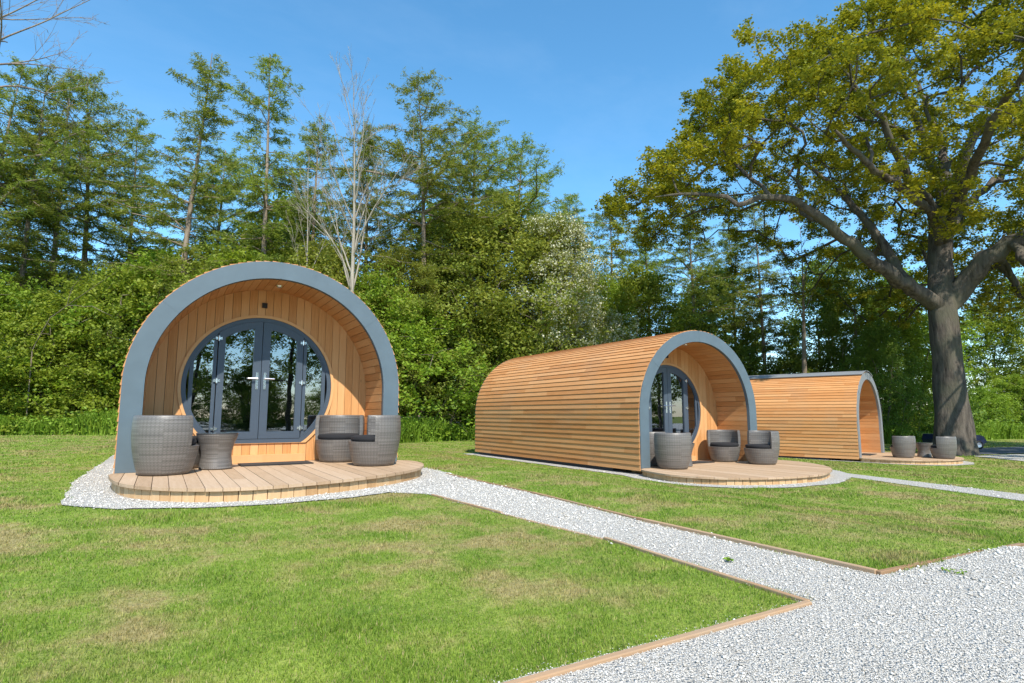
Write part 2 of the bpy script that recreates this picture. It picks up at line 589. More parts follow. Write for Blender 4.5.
    for a in th:
        c, s_ = math.cos(a), math.sin(a)
        L = 3.0
        if abs(c) > 1e-6: L = min(L, (PR - .06) / abs(c))
        # radial distance to the arch / floor
        lo, hi = RC, 3.0
        for _ in range(30):
            mid = (lo + hi) / 2
            px, pz = XC + mid * c, ZC + mid * s_
            ins = abs(px) < PR - .06 and pz > 0.002 and (pz < HL or px * px + (pz - HL) ** 2 < (PR - .06) ** 2)
            if ins: lo = mid
            else: hi = mid
        out.append((XC + lo * c, ZC + lo * s_))
    m.ring(out, inn, PORCH + .0275, PORCH + .05)
    m.build('wall_backing', M['dark'], root)
    # timber trim ring round the doorway
    def region(x0, x1, rc, zb, n=24):
        xs = np.linspace(x0, x1, n)
        t = [(q, ZC + math.sqrt(max(0, rc * rc - q * q))) for q in xs]
        b = [(q, max(zb, ZC - math.sqrt(max(0, rc * rc - q * q)))) for q in xs[::-1]]
        b = [(q, min(zz, ZC + math.sqrt(max(0, rc * rc - q * q)))) for q, zz in b]
        return t + b
    A = np.linspace(0, 2 * PI, 121)[:-1]
    cut = lambda rr, zb: [(rr * math.cos(a), max(zb, ZC + rr * math.sin(a))) for a in A]
    m = MB(); m.ring(cut(RC + .035, ZB - .002), cut(RC - .004, ZB + .002), PORCH - .022, PORCH - .001)
    m.build('door_trim', M['larch'], root)
    # outer frame ring
    fr = MB(); fr.ring(cut(RC - .006, ZB + .003), cut(RC - .062, ZB + .06), PORCH - .006, PORCH + .05)
    frame = fr.build('door_frame', M['upvc'], root)
    XS = .565
    RF = RC - .063
    # side lights
    for s in (-1, 1):
        x0, x1 = sorted((s * (XS + .012), s * (RF - .03)))
        zb = ZB + .062
        m = MB()
        o = region(x0, x1, RF, zb); wv = .045
        i_ = region(x0 + (wv if s > 0 else .05), x1 - (.05 if s > 0 else wv), RF - .02, zb + .03)
        m.ring(o, i_, PORCH + .004, PORCH + .046)
        sl = m.build('side_window', M['upvc'], root)
        m = MB(); m.prism(i_, PORCH + .022, PORCH + .028, plane='xz'); m.build('glass_pane', M['glass'], sl)
    # two door leaves
    for s in (-1, 1):
        x0, x1 = sorted((s * .004, s * XS))
        zb = ZB + .064
        m = MB()
        o = region(x0, x1, RF - .002, zb)
        i_ = region(x0 + .105 if s > 0 else x0 + .085, x1 - .085 if s > 0 else x1 - .105, RF - .10, zb + .10)
        m.ring(o, i_, PORCH - .012, PORCH + .048)
        leaf = m.build('door', M['upvc'], root)
        m = MB(); m.prism(i_, PORCH + .018, PORCH + .026, plane='xz'); m.build('glass_pane', M['glass'], leaf)
        # lever handle on a tall backplate
        m = MB()
        hx = s * .052
        m.box(hx - .017, hx + .017, PORCH - .020, PORCH - .0125, 1.02, 1.26)
        m.tube((hx, PORCH - .02, 1.175), (hx, PORCH - .062, 1.175), .011)
        m.tube((hx - s * .008, PORCH - .058, 1.175), (hx + s * .125, PORCH - .058, 1.172), .0105, .009)
        m.build('handle', M['chrome'], leaf)
        for hz in (1.72, 1.13, .47):
            m = MB()
            m.box(s * XS - .042, s * XS + .042, PORCH - .020, PORCH - .0125, hz - .018, hz + .018)
            m.tube((s * XS, PORCH - .024, hz - .035), (s * XS, PORCH - .024, hz + .035), .011)
            m.build('hinge', M['chrome'], leaf)
    # threshold step under the doors
    m = MB(); m.box(-.78, .62, PORCH - .17, PORCH - .002, .001, .105, grain='x'); m.build('door_step', M['larch'], root)
    # wall sensor and recessed ceiling light
    m = MB(); m.box(-.035, .035, PORCH - .035, PORCH - .001, 2.20, 2.27); m.build('wall_sensor', M['dark'], root)
    m = MB()
    zt = HL + ri
    m.rev([(.0, zt - .012), (.03, zt - .014), (.045, zt - .022), (.055, zt - .004)], 20, center=(.05, .42))
    m.build('ceiling_light', M['chrome'], root)
    for ch in root.children:
        if ch.name.split('.')[0] in ('door_trim', 'door_frame', 'side_window', 'door', 'wall_sensor', 'door_step'): ch.location.x = XC
    # ---- rear end wall, floor, plinth, lining inside the room
    m = MB()
    for i in range(n):
        xa, xb = x + i * bw + .0025, x + (i + 1) * bw - .0025
        xs = np.linspace(xa, xb, 4)
        m.prism([(xa, .0), (xb, .0)] + [(q, HL + math.sqrt(max(0, (PR - .05) ** 2 - q * q))) for q in xs[::-1]], PLEN - .06, PLEN - .035, None, 'xz')
    m.build('rear_wall', M['larch'], root, weld=False)
    m = MB(); m.ring(arch_pts(PR - .012), arch_pts(PR - .15), PLEN - .02, PLEN + .012, closed=False); m.build('rear_fascia', M['fascia'], root)
    m = MB(); m.box(-PR + .05, PR - .05, PORCH + .06, PLEN - .07, -.02, -.002); m.build('floor', M['render_in'], root)
    m = MB(); m.box(-PR + .07, PR - .07, PORCH, PLEN - .12, -.30, -.022); m.build('plinth', M['plinth'], root)
    # bed at the far end of the room
    b = MB(); b.box(-.75, .75, 3.2, 5.2, .0, .30); b.box(-.78, .78, 5.2, 5.28, .0, .95)
    bed = b.build('bed', M['render_in'], root)
    b = MB(); b.box(-.74, .74, 3.22, 5.19, .305, .50); b.build('mattress', M['bed'], bed)
    return root


pod = make_pod()
PODS = [((1.256, 8.184, -.673), 0.0), ((9.372, 8.279, -.999), 0.0), ((20.017, 10.673, -1.3255), .281)]
POD_LABELS = [
    'arched timber pod seen front on, with round glazed doors behind its grey fascia',
    'arched timber pod seen at an angle, its long lapped side wall showing',
    'farthest arched timber pod, near the oak trunk, with a pale grey ridge strip',
]
pods = []
for i, (loc, rz) in enumerate(PODS):
    o = pod if i == 0 else copy_tree(pod)
    o.location = loc
    o.rotation_euler = (0, 0, rz)
    tag(o, POD_LABELS[i], 'pod', 'arched glamping pods on the lawn')
    pods.append(o)
# grey ridge strip on the third pod
m = MB()
ARC = np.linspace(R(66), R(114), 16)
m.ring([((PR + .045) * math.cos(a), HL + (PR + .045) * math.sin(a)) for a in ARC],
       [((PR + .022) * math.cos(a), HL + (PR + .022) * math.sin(a)) for a in ARC], -.02, PLEN + .02, closed=False)
m.build('ridge_strip', M['ridge'], pods[2])


for ch in pods[2].children:
    if ch.name.startswith('fascia'):
        ch.material_slots[0].link = 'OBJECT'; ch.material_slots[0].material = M['ridge']


# ================================================================ decks
def catmull(pts, n=10):
    P = [Vector(p) for p in pts]
    out = []
    L = len(P)
    for i in range(L):
        a, b, c, d = P[i - 1], P[i], P[(i + 1) % L], P[(i + 2) % L]
        for k in range(n):
            t = k / n
            out.append(tuple(.5 * ((2 * b) + (-a + c) * t + (2 * a - 5 * b + 4 * c - d) * t * t + (-a + 3 * b - 3 * c + d) * t ** 3)))
    return out


def span(poly, x):
    """y-range of a convex outline at x"""
    ys = []
    for i in range(len(poly)):
        (xa, ya), (xb, yb) = poly[i], poly[(i + 1) % len(poly)]
        if (xa - x) * (xb - x) <= 0 and abs(xa - xb) > 1e-9:
            ys.append(ya + (yb - ya) * (x - xa) / (xb - xa))
    return (min(ys), max(ys)) if len(ys) >= 2 else None


def shrink(poly, d):
    n = len(poly)
    out = []
    c = Vector((sum(p[0] for p in poly) / n, sum(p[1] for p in poly) / n))
    for p in poly:
        v = Vector(p) - c
        out.append(tuple(c + v * max(0, (v.length - d)) / v.length))
    return out


def make_deck(outline, loc, rz, label, ground_drop):
    """boards run front to back; the outline is local to its pod; deck passes under the porch"""
    root = empty('timber_deck', loc, rz)
    tag(root, label, 'deck', 'timber decks in front of the pods')
    poly = catmull(outline, 10)
    m = MB()
    w = .142
    x0 = min(p[0] for p in poly); x1 = max(p[0] for p in poly)
    n = int((x1 - x0) / w) + 1
    for i in range(n):
        xa = x0 + i * w + .003; xb = min(x1, x0 + (i + 1) * w - .003)
        xs = [min(max(q, x0 + .002), x1 - .002) for q in np.linspace(xa, xb, 5)]
        S = [span(poly, q) for q in xs]
        if any(s is None for s in S): continue
        rag = random.uniform(-.006, .006)
        lo = [(q, s[0] + rag) for q, s in zip(xs, S)]
        hi = [(q, s[1]) for q, s in zip(xs, S)]
        m.prism(lo + hi[::-1], -.033, -.003 + random.uniform(-.0015, .0015))
    m.build('deck_boards', M['deck'], root, weld=False)
    # skirt of short upright boards following the curve
    m = MB()
    sk = shrink(poly, .035)
    # resample by arc length
    acc = [0.0]
    for i in range(len(sk)):
        acc.append(acc[-1] + math.dist(sk[i], sk[(i + 1) % len(sk)]))
    total = acc[-1]
    def along(s):
        s %= total
        i = int(np.searchsorted(acc, s, 'right')) - 1
        i = min(i, len(sk) - 1)
        t = (s - acc[i]) / max(1e-9, acc[i + 1] - acc[i])
        a, b = Vector(sk[i]), Vector(sk[(i + 1) % len(sk)])
        return a.lerp(b, t)
    nb = int(total / .125)
    c0 = Vector((0, -.4))
    for i in range(nb):
        a, b = along(total * i / nb + .004), along(total * (i + 1) / nb - .004)
        if max(a.y, b.y) > .6: continue
        d = (b - a).normalized(); nrm = Vector((d.y, -d.x))
        if nrm.dot((a + b) / 2 - c0) < 0: nrm = -nrm
        a2, b2 = a - nrm * .02, b - nrm * .02
        m.prism([tuple(a), tuple(b), tuple(b2), tuple(a2)], -ground_drop - .05, -.036, None)
    m.build('skirt', M['skirt'], root, weld=False)
    m = MB()
    core = shrink(poly, .07)
    m.prism(core, -ground_drop - .05, -.036)
    m.build('deck_frame', M['dark'], root)
    return root, poly


D1 = [(-1.71, -.02), (-1.65, -.80), (-1.50, -1.33), (-1.26, -1.71), (-.93, -2.00), (-.46, -2.15), (.02, -2.07), (.55, -1.88), (1.10, -1.56), (1.62, -1.05), (1.88, -.50), (1.93, .05), (1.70, .35), (1.40, .45), (1.40, .83), (0, .84), (-1.40, .83), (-1.40, .1)]
D2 = [(-1.78, -.10), (-1.98, -.7), (-2.0, -1.2), (-1.65, -1.85), (-.85, -2.25), (.14, -2.32), (1.15, -1.93), (1.84, -1.38), (2.28, -.70), (2.38, -.1), (2.15, .38), (1.74, .5), (1.40, .5), (1.40, .83), (0, .84), (-1.40, .83), (-1.40, .1)]
D3 = [(-1.74, -.04), (-1.80, -.6), (-1.75, -1.1), (-1.5, -1.6), (-1.0, -2.05), (-.2, -2.35), (.7, -2.25), (1.4, -1.8), (1.85, -1.15), (2.0, -.5), (1.95, .1), (1.72, .35), (1.40, .5), (1.40, .83), (0, .84), (-1.40, .83), (-1.40, .1)]


def convex(pts):
    p = sorted(set(pts))
    def half(ps):
        h = []
        for q in ps:
            while len(h) > 1 and (h[-1][0] - h[-2][0]) * (q[1] - h[-2][1]) - (h[-1][1] - h[-2][1]) * (q[0] - h[-2][0]) <= 0: h.pop()
            h.append(q)
        return h[:-1]
    return half(p) + half(p[::-1])


DECK_LABELS = ['low rounded timber deck with pale skirt boards under the pod seen front on',
               'round timber deck in front of the pod whose long side wall shows',
               'far round timber deck beside the oak trunk']
decks = []
for i, (loc, rz) in enumerate(PODS):
    # front edge of the outline only; the porch floor is a strip of its own inside the arch
    drop = loc[2] - gzf(loc[0])
    decks.append(make_deck([D1, D2, D3][i], loc, rz, DECK_LABELS[i], drop))
# ================================================================ woven tub chairs, tables, doormats
def make_chair():
    """faces local +x"""
    root = empty('tub_chair')
    SH = .335
    prof = lambda z: np.interp(z, [0, .06, .12, .2, .28, .34, .42, .50, .60, .68, .72], [.262, .281, .297, .315, .329, .337, .344, .347, .345, .338, .333])
    m = MB()
    zz = np.linspace(.012, SH - .012, 10)
    p = [(0, .004), (prof(0) - .012, .004), (prof(0), .012)] + [(float(prof(z)), float(z)) for z in zz[1:]] + [(float(prof(SH)), SH), (float(prof(SH)) - .015, SH + .003), (0.20, SH), (0, SH)]
    m.rev(p, 40)
    m.build('seat_base', M['wicker'], root)
    m = MB()
    ho = R(82)
    zz = np.linspace(SH, .685, 9)
    outer = [(float(prof(z)) + .0003, float(z)) for z in zz]
    inner = [(r - .05, z) for r, z in outer[::-1]]
    top = [(outer[-1][0] - .008, .699), (outer[-1][0] - .025, .704), (inner[0][0] + .008, .699)]
    m.rev(outer + top + inner, 36, ho, 2 * PI - ho, closed_prof=True, ends=True)
    m.build('backrest', M['wicker'], root)
    m = MB()
    m.rev([(0, SH + .004), (.285, SH + .004), (.300, SH + .02), (.302, SH + .05), (.290, SH + .072), (.25, SH + .082), (0, SH + .088)], 36, center=(.005, 0))
    m.build('seat_cushion', M['cushion'], root)
    for ch in root.children: ch.data.transform(Matrix.Diagonal((1, 1, .935, 1)))
    return root


def make_table():
    root = empty('side_table')
    m = MB()
    p = [(0, .004), (.185, .004), (.192, .012), (.182, .08), (.172, .15), (.176, .22), (.196, .30), (.222, .37), (.236, .415), (.236, .428), (0, .428)]
    m.rev(p, 36)
    m.build('table_base', M['wicker'], root)
    m = MB()
    m.rev([(0, .430), (.240, .430), (.243, .434), (.240, .438), (0, .438)], 36)
    m.build('tabletop', M['tabletop'], root)
    return root


def make_mat():
    root = empty('doormat')
    m = MB()
    m.box(-.44, .44, -.19, .19, .001, .014)
    m.build('pile', M['mat'], root)
    m = MB()
    m.ring([(-.455, -.205), (.455, -.205), (.455, .205), (-.455, .205)], [(-.441, -.191), (.441, -.191), (.441, .191), (-.441, .191)], -.012, -.001)
    m.v = [(x, z, -y) for x, y, z in m.v]
    m.build('rubber_edge', M['tyre'], root)
    return root


def pod_place(o, i, lx, ly, face):
    loc, rz = PODS[i]
    c, s = math.cos(rz), math.sin(rz)
    o.location = (loc[0] + lx * c - ly * s, loc[1] + lx * s + ly * c, loc[2])
    o.rotation_euler = (0, 0, rz + R(face))


chair0 = make_chair(); table0 = make_table(); mat0 = make_mat()
used = set()


def take(src):
    if src.name not in used:
        used.add(src.name)
        return src
    return copy_tree(src)


# pod index, x, y (pod frame), facing angle in degrees, label
CH = [
    (0, -1.19, -.34, 38, 'back-turned tub chair on the deck of the front on pod, beside its flared table'),
    (0, -1.02, .42, 5, 'tub chair half hidden inside the left of the porch of the front on pod'),
    (0, .98, .47, 240, 'tub chair with black cushion against the door wall of the front on pod'),
    (0, 1.22, -.39, 172, 'tub chair seen side on at the right deck edge of the front on pod'),
    (1, -1.16, -.30, 70, 'back-turned tub chair on the round deck of the pod with the long side wall'),
    (1, -1.03, .42, 10, 'tub chair hidden behind the back-turned one at the long side wall pod'),
    (1, 1.02, .34, 236, 'tub chair facing out from under the porch of the pod with the long side wall'),
    (1, 1.13, -.50, 168, 'side-on tub chair at the right mouth of the pod with the long side wall'),
]
for i, x, y, a, lab in CH:
    c = take(chair0)
    pod_place(c, i, x, y, a)
    tag(c, lab, 'chair', 'grey woven tub chairs on the decks')


def free_place(o, px, depth, z, face):
    x, y = at(px, depth)
    o.location = (x, y, z)
    o.rotation_euler = (0, 0, R(face))


Z3 = PODS[2][0][2]
for px, dep, a, lab in ((900, 18.3, 75, 'tub chair standing nearest the mouth of the farthest pod, back to us'),
                        (940, 17.9, 95, 'tub chair in front of the oak trunk on the far deck, back to us')):
    c = take(chair0)
    free_place(c, px, dep, Z3, a)
    tag(c, lab, 'chair', 'grey woven tub chairs on the decks')

for i, (lx, ly) in enumerate([(-.64, .06), (-.62, -.02)]):
    t = take(table0)
    pod_place(t, i, lx, ly, 0)
    tag(t, ['small flared wicker table beside the back-turned chair of the front on pod',
            'small wicker table partly hidden behind the back-turned chair of the side-showing pod'][i], 'table', 'small wicker tables on the decks')
t = take(table0)
free_place(t, 921, 18.6, Z3, 0)
tag(t, 'small wicker table between the two far chairs by the oak trunk', 'table', 'small wicker tables on the decks')

for i, lab in enumerate(['dark doormat below the doors of the front on pod', 'dark doormat below the doors of the side-showing pod', 'dark doormat at the mouth of the farthest pod']):
    k = take(mat0)
    pod_place(k, i, .12, .42 if i < 2 else .2, 0)
    tag(k, lab, 'doormat', 'doormats under the porches')
# ================================================================ ground, gravel, edging, grass
def local_to_world(i, pts):
    (X, Y, Z), rz = PODS[i]
    c, s = math.cos(rz), math.sin(rz)
    return [(X + x * c - y * s, Y + x * s + y * c) for x, y in pts]


# lawn material: mown turf over soil, with worn straw-coloured patches
def lawn_color(t):
    o = t.obj()
    p1 = t.noise(o, .75, 4, .62)
    p2 = t.noise(t.mapv(o, (1, 1, 1), (31, 7, 3)), 2.6, 4, .65)
    p3 = t.noise(o, 22, 3, .7)
    dry = t.math('ADD', t.math('MULTIPLY', p1, .52), t.math('MULTIPLY', p2, .48))
    dryf = t.ramp(dry, [(.48, (0, 0, 0)), (.585, (1, 1, 1))])
    g = t.ramp(t.math('ADD', t.math('MULTIPLY', p3, .5), t.math('MULTIPLY', p2, .5)), [(.34, (.115, .215, .022)), (.5, (.215, .315, .042)), (.66, (.335, .415, .08))])
    d = t.ramp(p3, [(.3, (.26, .185, .085)), (.7, (.50, .40, .21))])
    return t.mix(t.math('MULTIPLY', dryf, .78), g, d), p3


t = NT('turf')
c, p3 = lawn_color(t)
c = t.mix(.3, c, (.13, .10, .05))
t.bsdf(c, .95, bump=p3, bstr=.8, bdist=.03, spec=.1)
M['turf'] = t.m
t = NT('grass blades')
c, p3 = lawn_color(t)
a = t.n('ShaderNodeAttribute', attribute_name='rnd').outputs['Fac']
c = t.mix(1.0, c, t.ramp(a, [(0, (.75, .78, .7)), (.55, (1.08, 1.08, 1.0)), (.93, (1.35, 1.3, 1.2)), (1, (1.5, 1.4, 1.3))]), 'MULTIPLY')
c = t.mix(t.ramp(a, [(.90, (0, 0, 0)), (.92, (.8, .8, .8))]), c, (.42, .34, .17))
d = t.n('ShaderNodeBsdfPrincipled'); t.l(c, d.inputs['Base Color']); d.inputs['Roughness'].default_value = .6; d.inputs['Specular IOR Level'].default_value = .25
tr = t.n('ShaderNodeBsdfTranslucent'); t.l(c, tr.inputs[0])
mx = t.n('ShaderNodeMixShader'); mx.inputs[0].default_value = .35
t.l(d.outputs[0], mx.inputs[1]); t.l(tr.outputs[0], mx.inputs[2]); t.l(mx.outputs[0], t.out.inputs[0])
M['blade'] = t.m

t = NT('limestone gravel')
o = t.obj()
v = t.n('ShaderNodeTexVoronoi', feature='F1'); v.inputs['Scale'].default_value = 110; t.l(o, v.inputs['Vector'])
v2 = t.n('ShaderNodeTexVoronoi', feature='F1'); v2.inputs['Scale'].default_value = 50; t.l(o, v2.inputs['Vector'])
wn = t.n('ShaderNodeTexWhiteNoise', noise_dimensions='3D'); t.l(v.outputs['Color'], wn.inputs['Vector'])
big = t.noise(o, .7, 4, .6)
val = t.math('ADD', t.math('MULTIPLY', wn.outputs['Value'], .75), t.math('MULTIPLY', big, .35))
col = t.ramp(val, [(.12, (.46, .425, .37)), (.35, (.57, .54, .485)), (.7, (.64, .615, .565)), (1, (.70, .68, .64))])
edge = t.ramp(v.outputs['Distance'], [(.25, (1, 1, 1)), (.75, (.74, .735, .73))])
col = t.mix(1.0, col, edge, 'MULTIPLY')
h = t.math('ADD', t.math('MULTIPLY', v.outputs['Distance'], -1.0), t.math('MULTIPLY', v2.outputs['Distance'], -.8))
t.bsdf(col, .85, bump=h, bstr=.8, bdist=.02, spec=.2)
M['gravel'] = t.m
t = NT('gravel stones')
a = t.n('ShaderNodeAttribute', attribute_name='rnd').outputs['Fac']
col = t.ramp(a, [(0, (.40, .36, .30)), (.15, (.55, .515, .455)), (.7, (.66, .625, .565)), (1, (.75, .72, .67))])
t.bsdf(col, .8, spec=.25)
M['stone'] = t.m

KNOTS = [-120, -40, 4.5, 7.2, 12.6, 18, 26, 60, 140]


def sheet(name, poly, dz, mat, kind='structure'):
    """polygon laid on the ground, cut along the lines where the slope changes"""
    bm = bmesh.new()
    if name == 'gravel_border':
        fine = []
        for a, b in zip(poly, poly[1:] + poly[:1]):
            n = max(1, int(math.dist(a, b) / .16))
            for i in range(n):
                fine.append((a[0] + (b[0] - a[0]) * i / n + random.uniform(-.022, .022), a[1] + (b[1] - a[1]) * i / n + random.uniform(-.022, .022)))
        poly = fine
    f = bm.faces.new([bm.verts.new((x, y, 0)) for x, y in poly])
    for k in KNOTS:
        geom = bm.verts[:] + bm.edges[:] + bm.faces[:]
        bmesh.ops.bisect_plane(bm, geom=geom, plane_co=(k, 0, 0), plane_no=(1, 0, 0))
    bmesh.ops.triangulate(bm, faces=bm.faces[:])
    for v in bm.verts: v.co.z = gzf(v.co.x) + dz
    bmesh.ops.recalc_face_normals(bm, faces=bm.faces)
    for f in bm.faces:
        if f.normal.z < 0: f.normal_flip()
    me = bpy.data.meshes.new(name); bm.to_mesh(me); bm.free()
    return tag(link(name, me, mat), kind=kind)


sheet('lawn', [(-400, -200), (400, -200), (400, 500), (-400, 500)], 0.0, M['turf'])
# gravel areas: driveway across the front, the paths that leave it, the borders round the decks
DRIVE = [(-60, -60), (70, -60), (70, 1.55), (10.0, 1.64), (9.3, 1.645), (4.79, 1.66), (3.17, 1.70), (2.50, 1.645), (-60, 1.645)]
PATH1 = [(2.50, 1.645), (3.17, 1.70), (3.20, 3.5), (3.34, 5.2), (3.36, 6.9), (3.33, 7.9), (2.6, 8.0), (1.9, 6.2), (2.38, 5.7), (2.44, 4.3), (2.53, 3.1)]
PATH2 = [(9.3, 1.645), (10.0, 1.64), (10.5, 3.58), (11.3, 6.5), (12.1, 7.6), (11.6, 8.6), (10.9, 7.2), (10.85, 6.6), (9.69, 3.3)]
PAD1 = [(1.26 + x, 8.18 + y) for x, y in [(-2.02, 7.0), (-2.08, 3), (-2.12, .6), (-2.04, -.6), (-1.98, -1.50), (-1.55, -2.02), (-.95, -2.30), (-.3, -2.42), (.4, -2.36), (1.2, -1.98), (1.9, -1.5), (2.2, -.7), (2.22, .2), (1.95, .9), (1.9, 7.0)]]
PAD2 = local_to_world(1, [(-1.95, 7.0), (-1.98, .2), (-2.25, -.8), (-2.2, -1.5), (-1.75, -2.2), (-.9, -2.58), (.2, -2.62), (1.3, -2.2), (2.1, -1.6), (2.62, -.8), (2.72, 0), (2.4, .8), (1.95, 1.0), (1.95, 7.0)])
PAD3 = local_to_world(2, [(-1.85, 7.0), (-1.86, .2), (-1.98, -.7), (-1.95, -1.3), (-1.65, -1.85), (-1.1, -2.32), (-.2, -2.62), (.8, -2.52), (1.6, -2.1), (2.3, -1.6), (2.6, -.6), (2.4, .4), (1.95, .8), (1.9, 7.0)])
tag(sheet('driveway', DRIVE, .006, M['gravel']))
for p in (PATH1, PATH2): sheet('path', p, .006, M['gravel'])
for p in (PAD1, PAD2, PAD3): sheet('gravel_border', p, .010, M['gravel'])
# service track beyond the far deck
TRK1 = [(23.3, 7.55), (24.6, 6.9), (60, -3), (60, 1.5), (26.6, 9.9), (25.1, 9.9)]
TRK2 = [(26.2, 10.3), (60, 2.0), (60, 6.5), (29.5, 12.6)]
sheet('track', TRK1, .016, M['gravel'])
sheet('road', TRK2, .020, M['asphalt'])
GRAVELS = [DRIVE, PATH1, PATH2, PAD1, PAD2, PAD3, TRK1, TRK2]


def in_poly(x, y, poly):
    ins = np.zeros(x.shape, bool)
    n = len(poly)
    for i in range(n):
        (x0, y0), (x1, y1) = poly[i], poly[(i + 1) % n]
        if y0 == y1: continue
        c = ((y0 > y) != (y1 > y)) & (x < (x1 - x0) * (y - y0) / (y1 - y0) + x0)
        ins ^= c
    return ins


def in_gravel(x, y):
    g = np.zeros(x.shape, bool)
    for p in GRAVELS: g |= in_poly(x, y, p)
    return g


def in_pod(x, y):
    g = np.zeros(x.shape, bool)
    for i in range(3):
        g |= in_poly(x, y, local_to_world(i, [(-1.72, 0), (1.72, 0), (1.72, 6.7), (-1.72, 6.7)]))
    return g


def fan_points(n, d0, d1, half_deg, power=1.0):
    """points spread over the view side of the ground, thinning out with distance"""
    u = rng.random(n)
    if power == 1.0:
        d = d0 * (d1 / d0) ** u
    else:
        d = d0 + (d1 - d0) * u
    a = (rng.random(n) * 2 - 1) * R(half_deg)
    th = YAW + a
    return d * np.sin(th), d * np.cos(th), d


# timber edging boards
def edging(pts, label, thick=.030, top=.014):
    root = empty('timber_edging', (pts[0][0], pts[0][1], gzf(pts[0][0])))
    tag(root, label, 'edging', 'timber edging boards of the lawns')
    seglen = 2.4
    for (a, b) in zip(pts[:-1], pts[1:]):
        L = math.dist(a, b); n = max(1, round(L / seglen))
        for i in range(n):
            p = Vector(a).lerp(Vector(b), i / n); q = Vector(a).lerp(Vector(b), (i + 1) / n - .002)
            d = (q - p).normalized(); s = Vector((-d.y, d.x)) * thick / 2
            m = MB()
            k = random.randint(0, 300)
            jz = random.uniform(-.006, .006); bow = random.uniform(-.012, .012); p = p + Vector((-d.y, d.x)) * bow; q = q - Vector((-d.y, d.x)) * bow * .5
            o = root.location
            P = []
            for pt in (p - s, q - s, q + s, p + s):
                P.append((pt.x - o.x, pt.y - o.y, gzf(pt.x) - o.z))
            lo = [(x, y, z - .08) for x, y, z in P]; hi = [(x, y, z + top + jz) for x, y, z in P]
            U = [(0, k + .1), (L / n, k + .1), (L / n, k + .9), (0, k + .9)]
            m.face(hi, U)
            for j in range(4):
                h = (j + 1) % 4
                m.face([lo[j], lo[h], hi[h], hi[j]], U)
            ob = m.build('board', M['edging'], root)
            bv = ob.modifiers.new('edge', 'BEVEL'); bv.width = .004; bv.segments = 2
    return root


edging([(-6, 1.60), (2.46, 1.61)], 'weathered timber edging board along the front of the nearest lawn')
edging([(2.46, 1.62), (2.54, 3.1), (2.45, 4.3), (2.39, 5.6)], 'timber edging nearly hidden in grass along the near side of the gravel path', top=.012, thick=.025)
edging([(3.36, 7.4), (3.36, 6.9), (3.34, 5.2), (3.21, 3.5), (3.18, 1.72)], 'timber edging along the far side of the gravel path, ending at the lawn corner', top=.022)
edging([(3.18, 1.72), (4.79, 1.68), (9.3, 1.60)], 'timber edging between the wide driveway and the middle lawn', top=.026)

# grass blades
N = 700000
x, y, d = fan_points(N, 1.5, 45, 48)
jig = rng.normal(0, .035, (2, N))
keep = ~in_gravel(x + jig[0], y + jig[1]) & ~in_pod(x, y) & (y > 1.62)
x, y, d = x[keep], y[keep], d[keep]
n = len(x)
def vnoise(x, y, s, seed):
    r = np.random.default_rng(seed).random((64, 64))
    u, v = x / s, y / s
    iu, iv = np.floor(u).astype(int), np.floor(v).astype(int)
    fu, fv = u - iu, v - iv
    fu = fu * fu * (3 - 2 * fu); fv = fv * fv * (3 - 2 * fv)
    g = lambda a, b: r[a % 64, b % 64]
    return (g(iu, iv) * (1 - fu) + g(iu + 1, iv) * fu) * (1 - fv) + (g(iu, iv + 1) * (1 - fu) + g(iu + 1, iv + 1) * fu) * fv
clump = .6 * vnoise(x, y, .35, 1) + .4 * vnoise(x, y, .11, 2)
tuft = np.clip((vnoise(x, y, .6, 5) - .66) * 4, 0, 1)
h = (.008 + .013 * clump ** 1.3 + .018 * tuft) * (.7 + .6 * rng.random(n)) * np.clip(1 + (d - 4) * .02, 1, 1.5)
wd = .0028 * np.clip(d / 3.0, .9, 9) * (.7 + .6 * rng.random(n))
az = rng.random(n) * 2 * PI
ln = h * rng.uniform(.1, 1.0, n)
la = rng.random(n) * 2 * PI
z = gz(x)
base = np.stack([x, y, z - .004], 1)
side = np.stack([np.cos(az) * wd, np.sin(az) * wd, np.zeros(n)], 1)
tip = base + np.stack([np.cos(la) * ln, np.sin(la) * ln, h + .004], 1)
V = np.stack([base - side, base + side, tip], 1).reshape(-1, 3)
F = np.arange(3 * n).reshape(-1, 3)
me = mesh_np('grass', V, [F], attrs={'rnd': np.repeat(rng.random(n), 3)})
tag(link('grass', me, M['blade']), kind='stuff')

# loose stones on the gravel
N = 340000
x, y, d = fan_points(N, 1.8, 12, 46)
keep = in_gravel(x, y)
for i in range(2):
    pts = local_to_world(i, convex([D1, D2][i]))
    keep &= ~in_poly(x, y, pts)
keep &= ~in_pod(x, y)
spill = rng.normal(0, .03, (2, N)) * (rng.random(N) < .35)
x, y, d = (x + spill[0])[keep], (y + spill[1])[keep], d[keep]
n = len(x)
base = np.array([[1, 0, 0], [0, 1, 0], [-1, 0, 0], [0, -1, 0], [0, 0, 1], [0, 0, -1]], float)
sz = (.0016 + .0021 * rng.random(n) ** 1.6 + .005 * (rng.random(n) > .985)) * np.clip(d / 2.6, .9, 2.4)
J = base[None] * (1 + rng.uniform(-.35, .35, (n, 6, 1))) + rng.uniform(-.28, .28, (n, 6, 3))
J *= sz[:, None, None] * np.array([1.05, 1.05, .55])
ca, sa = np.cos(az[:n] if n <= len(az) else rng.random(n) * 7), None
ang = rng.random(n) * 2 * PI
ca, sa = np.cos(ang)[:, None], np.sin(ang)[:, None]
X = J[..., 0] * ca - J[..., 1] * sa; Y = J[..., 0] * sa + J[..., 1] * ca
lift = np.where(in_poly(x, y, PAD1) | in_poly(x, y, PAD2), .011, .007)
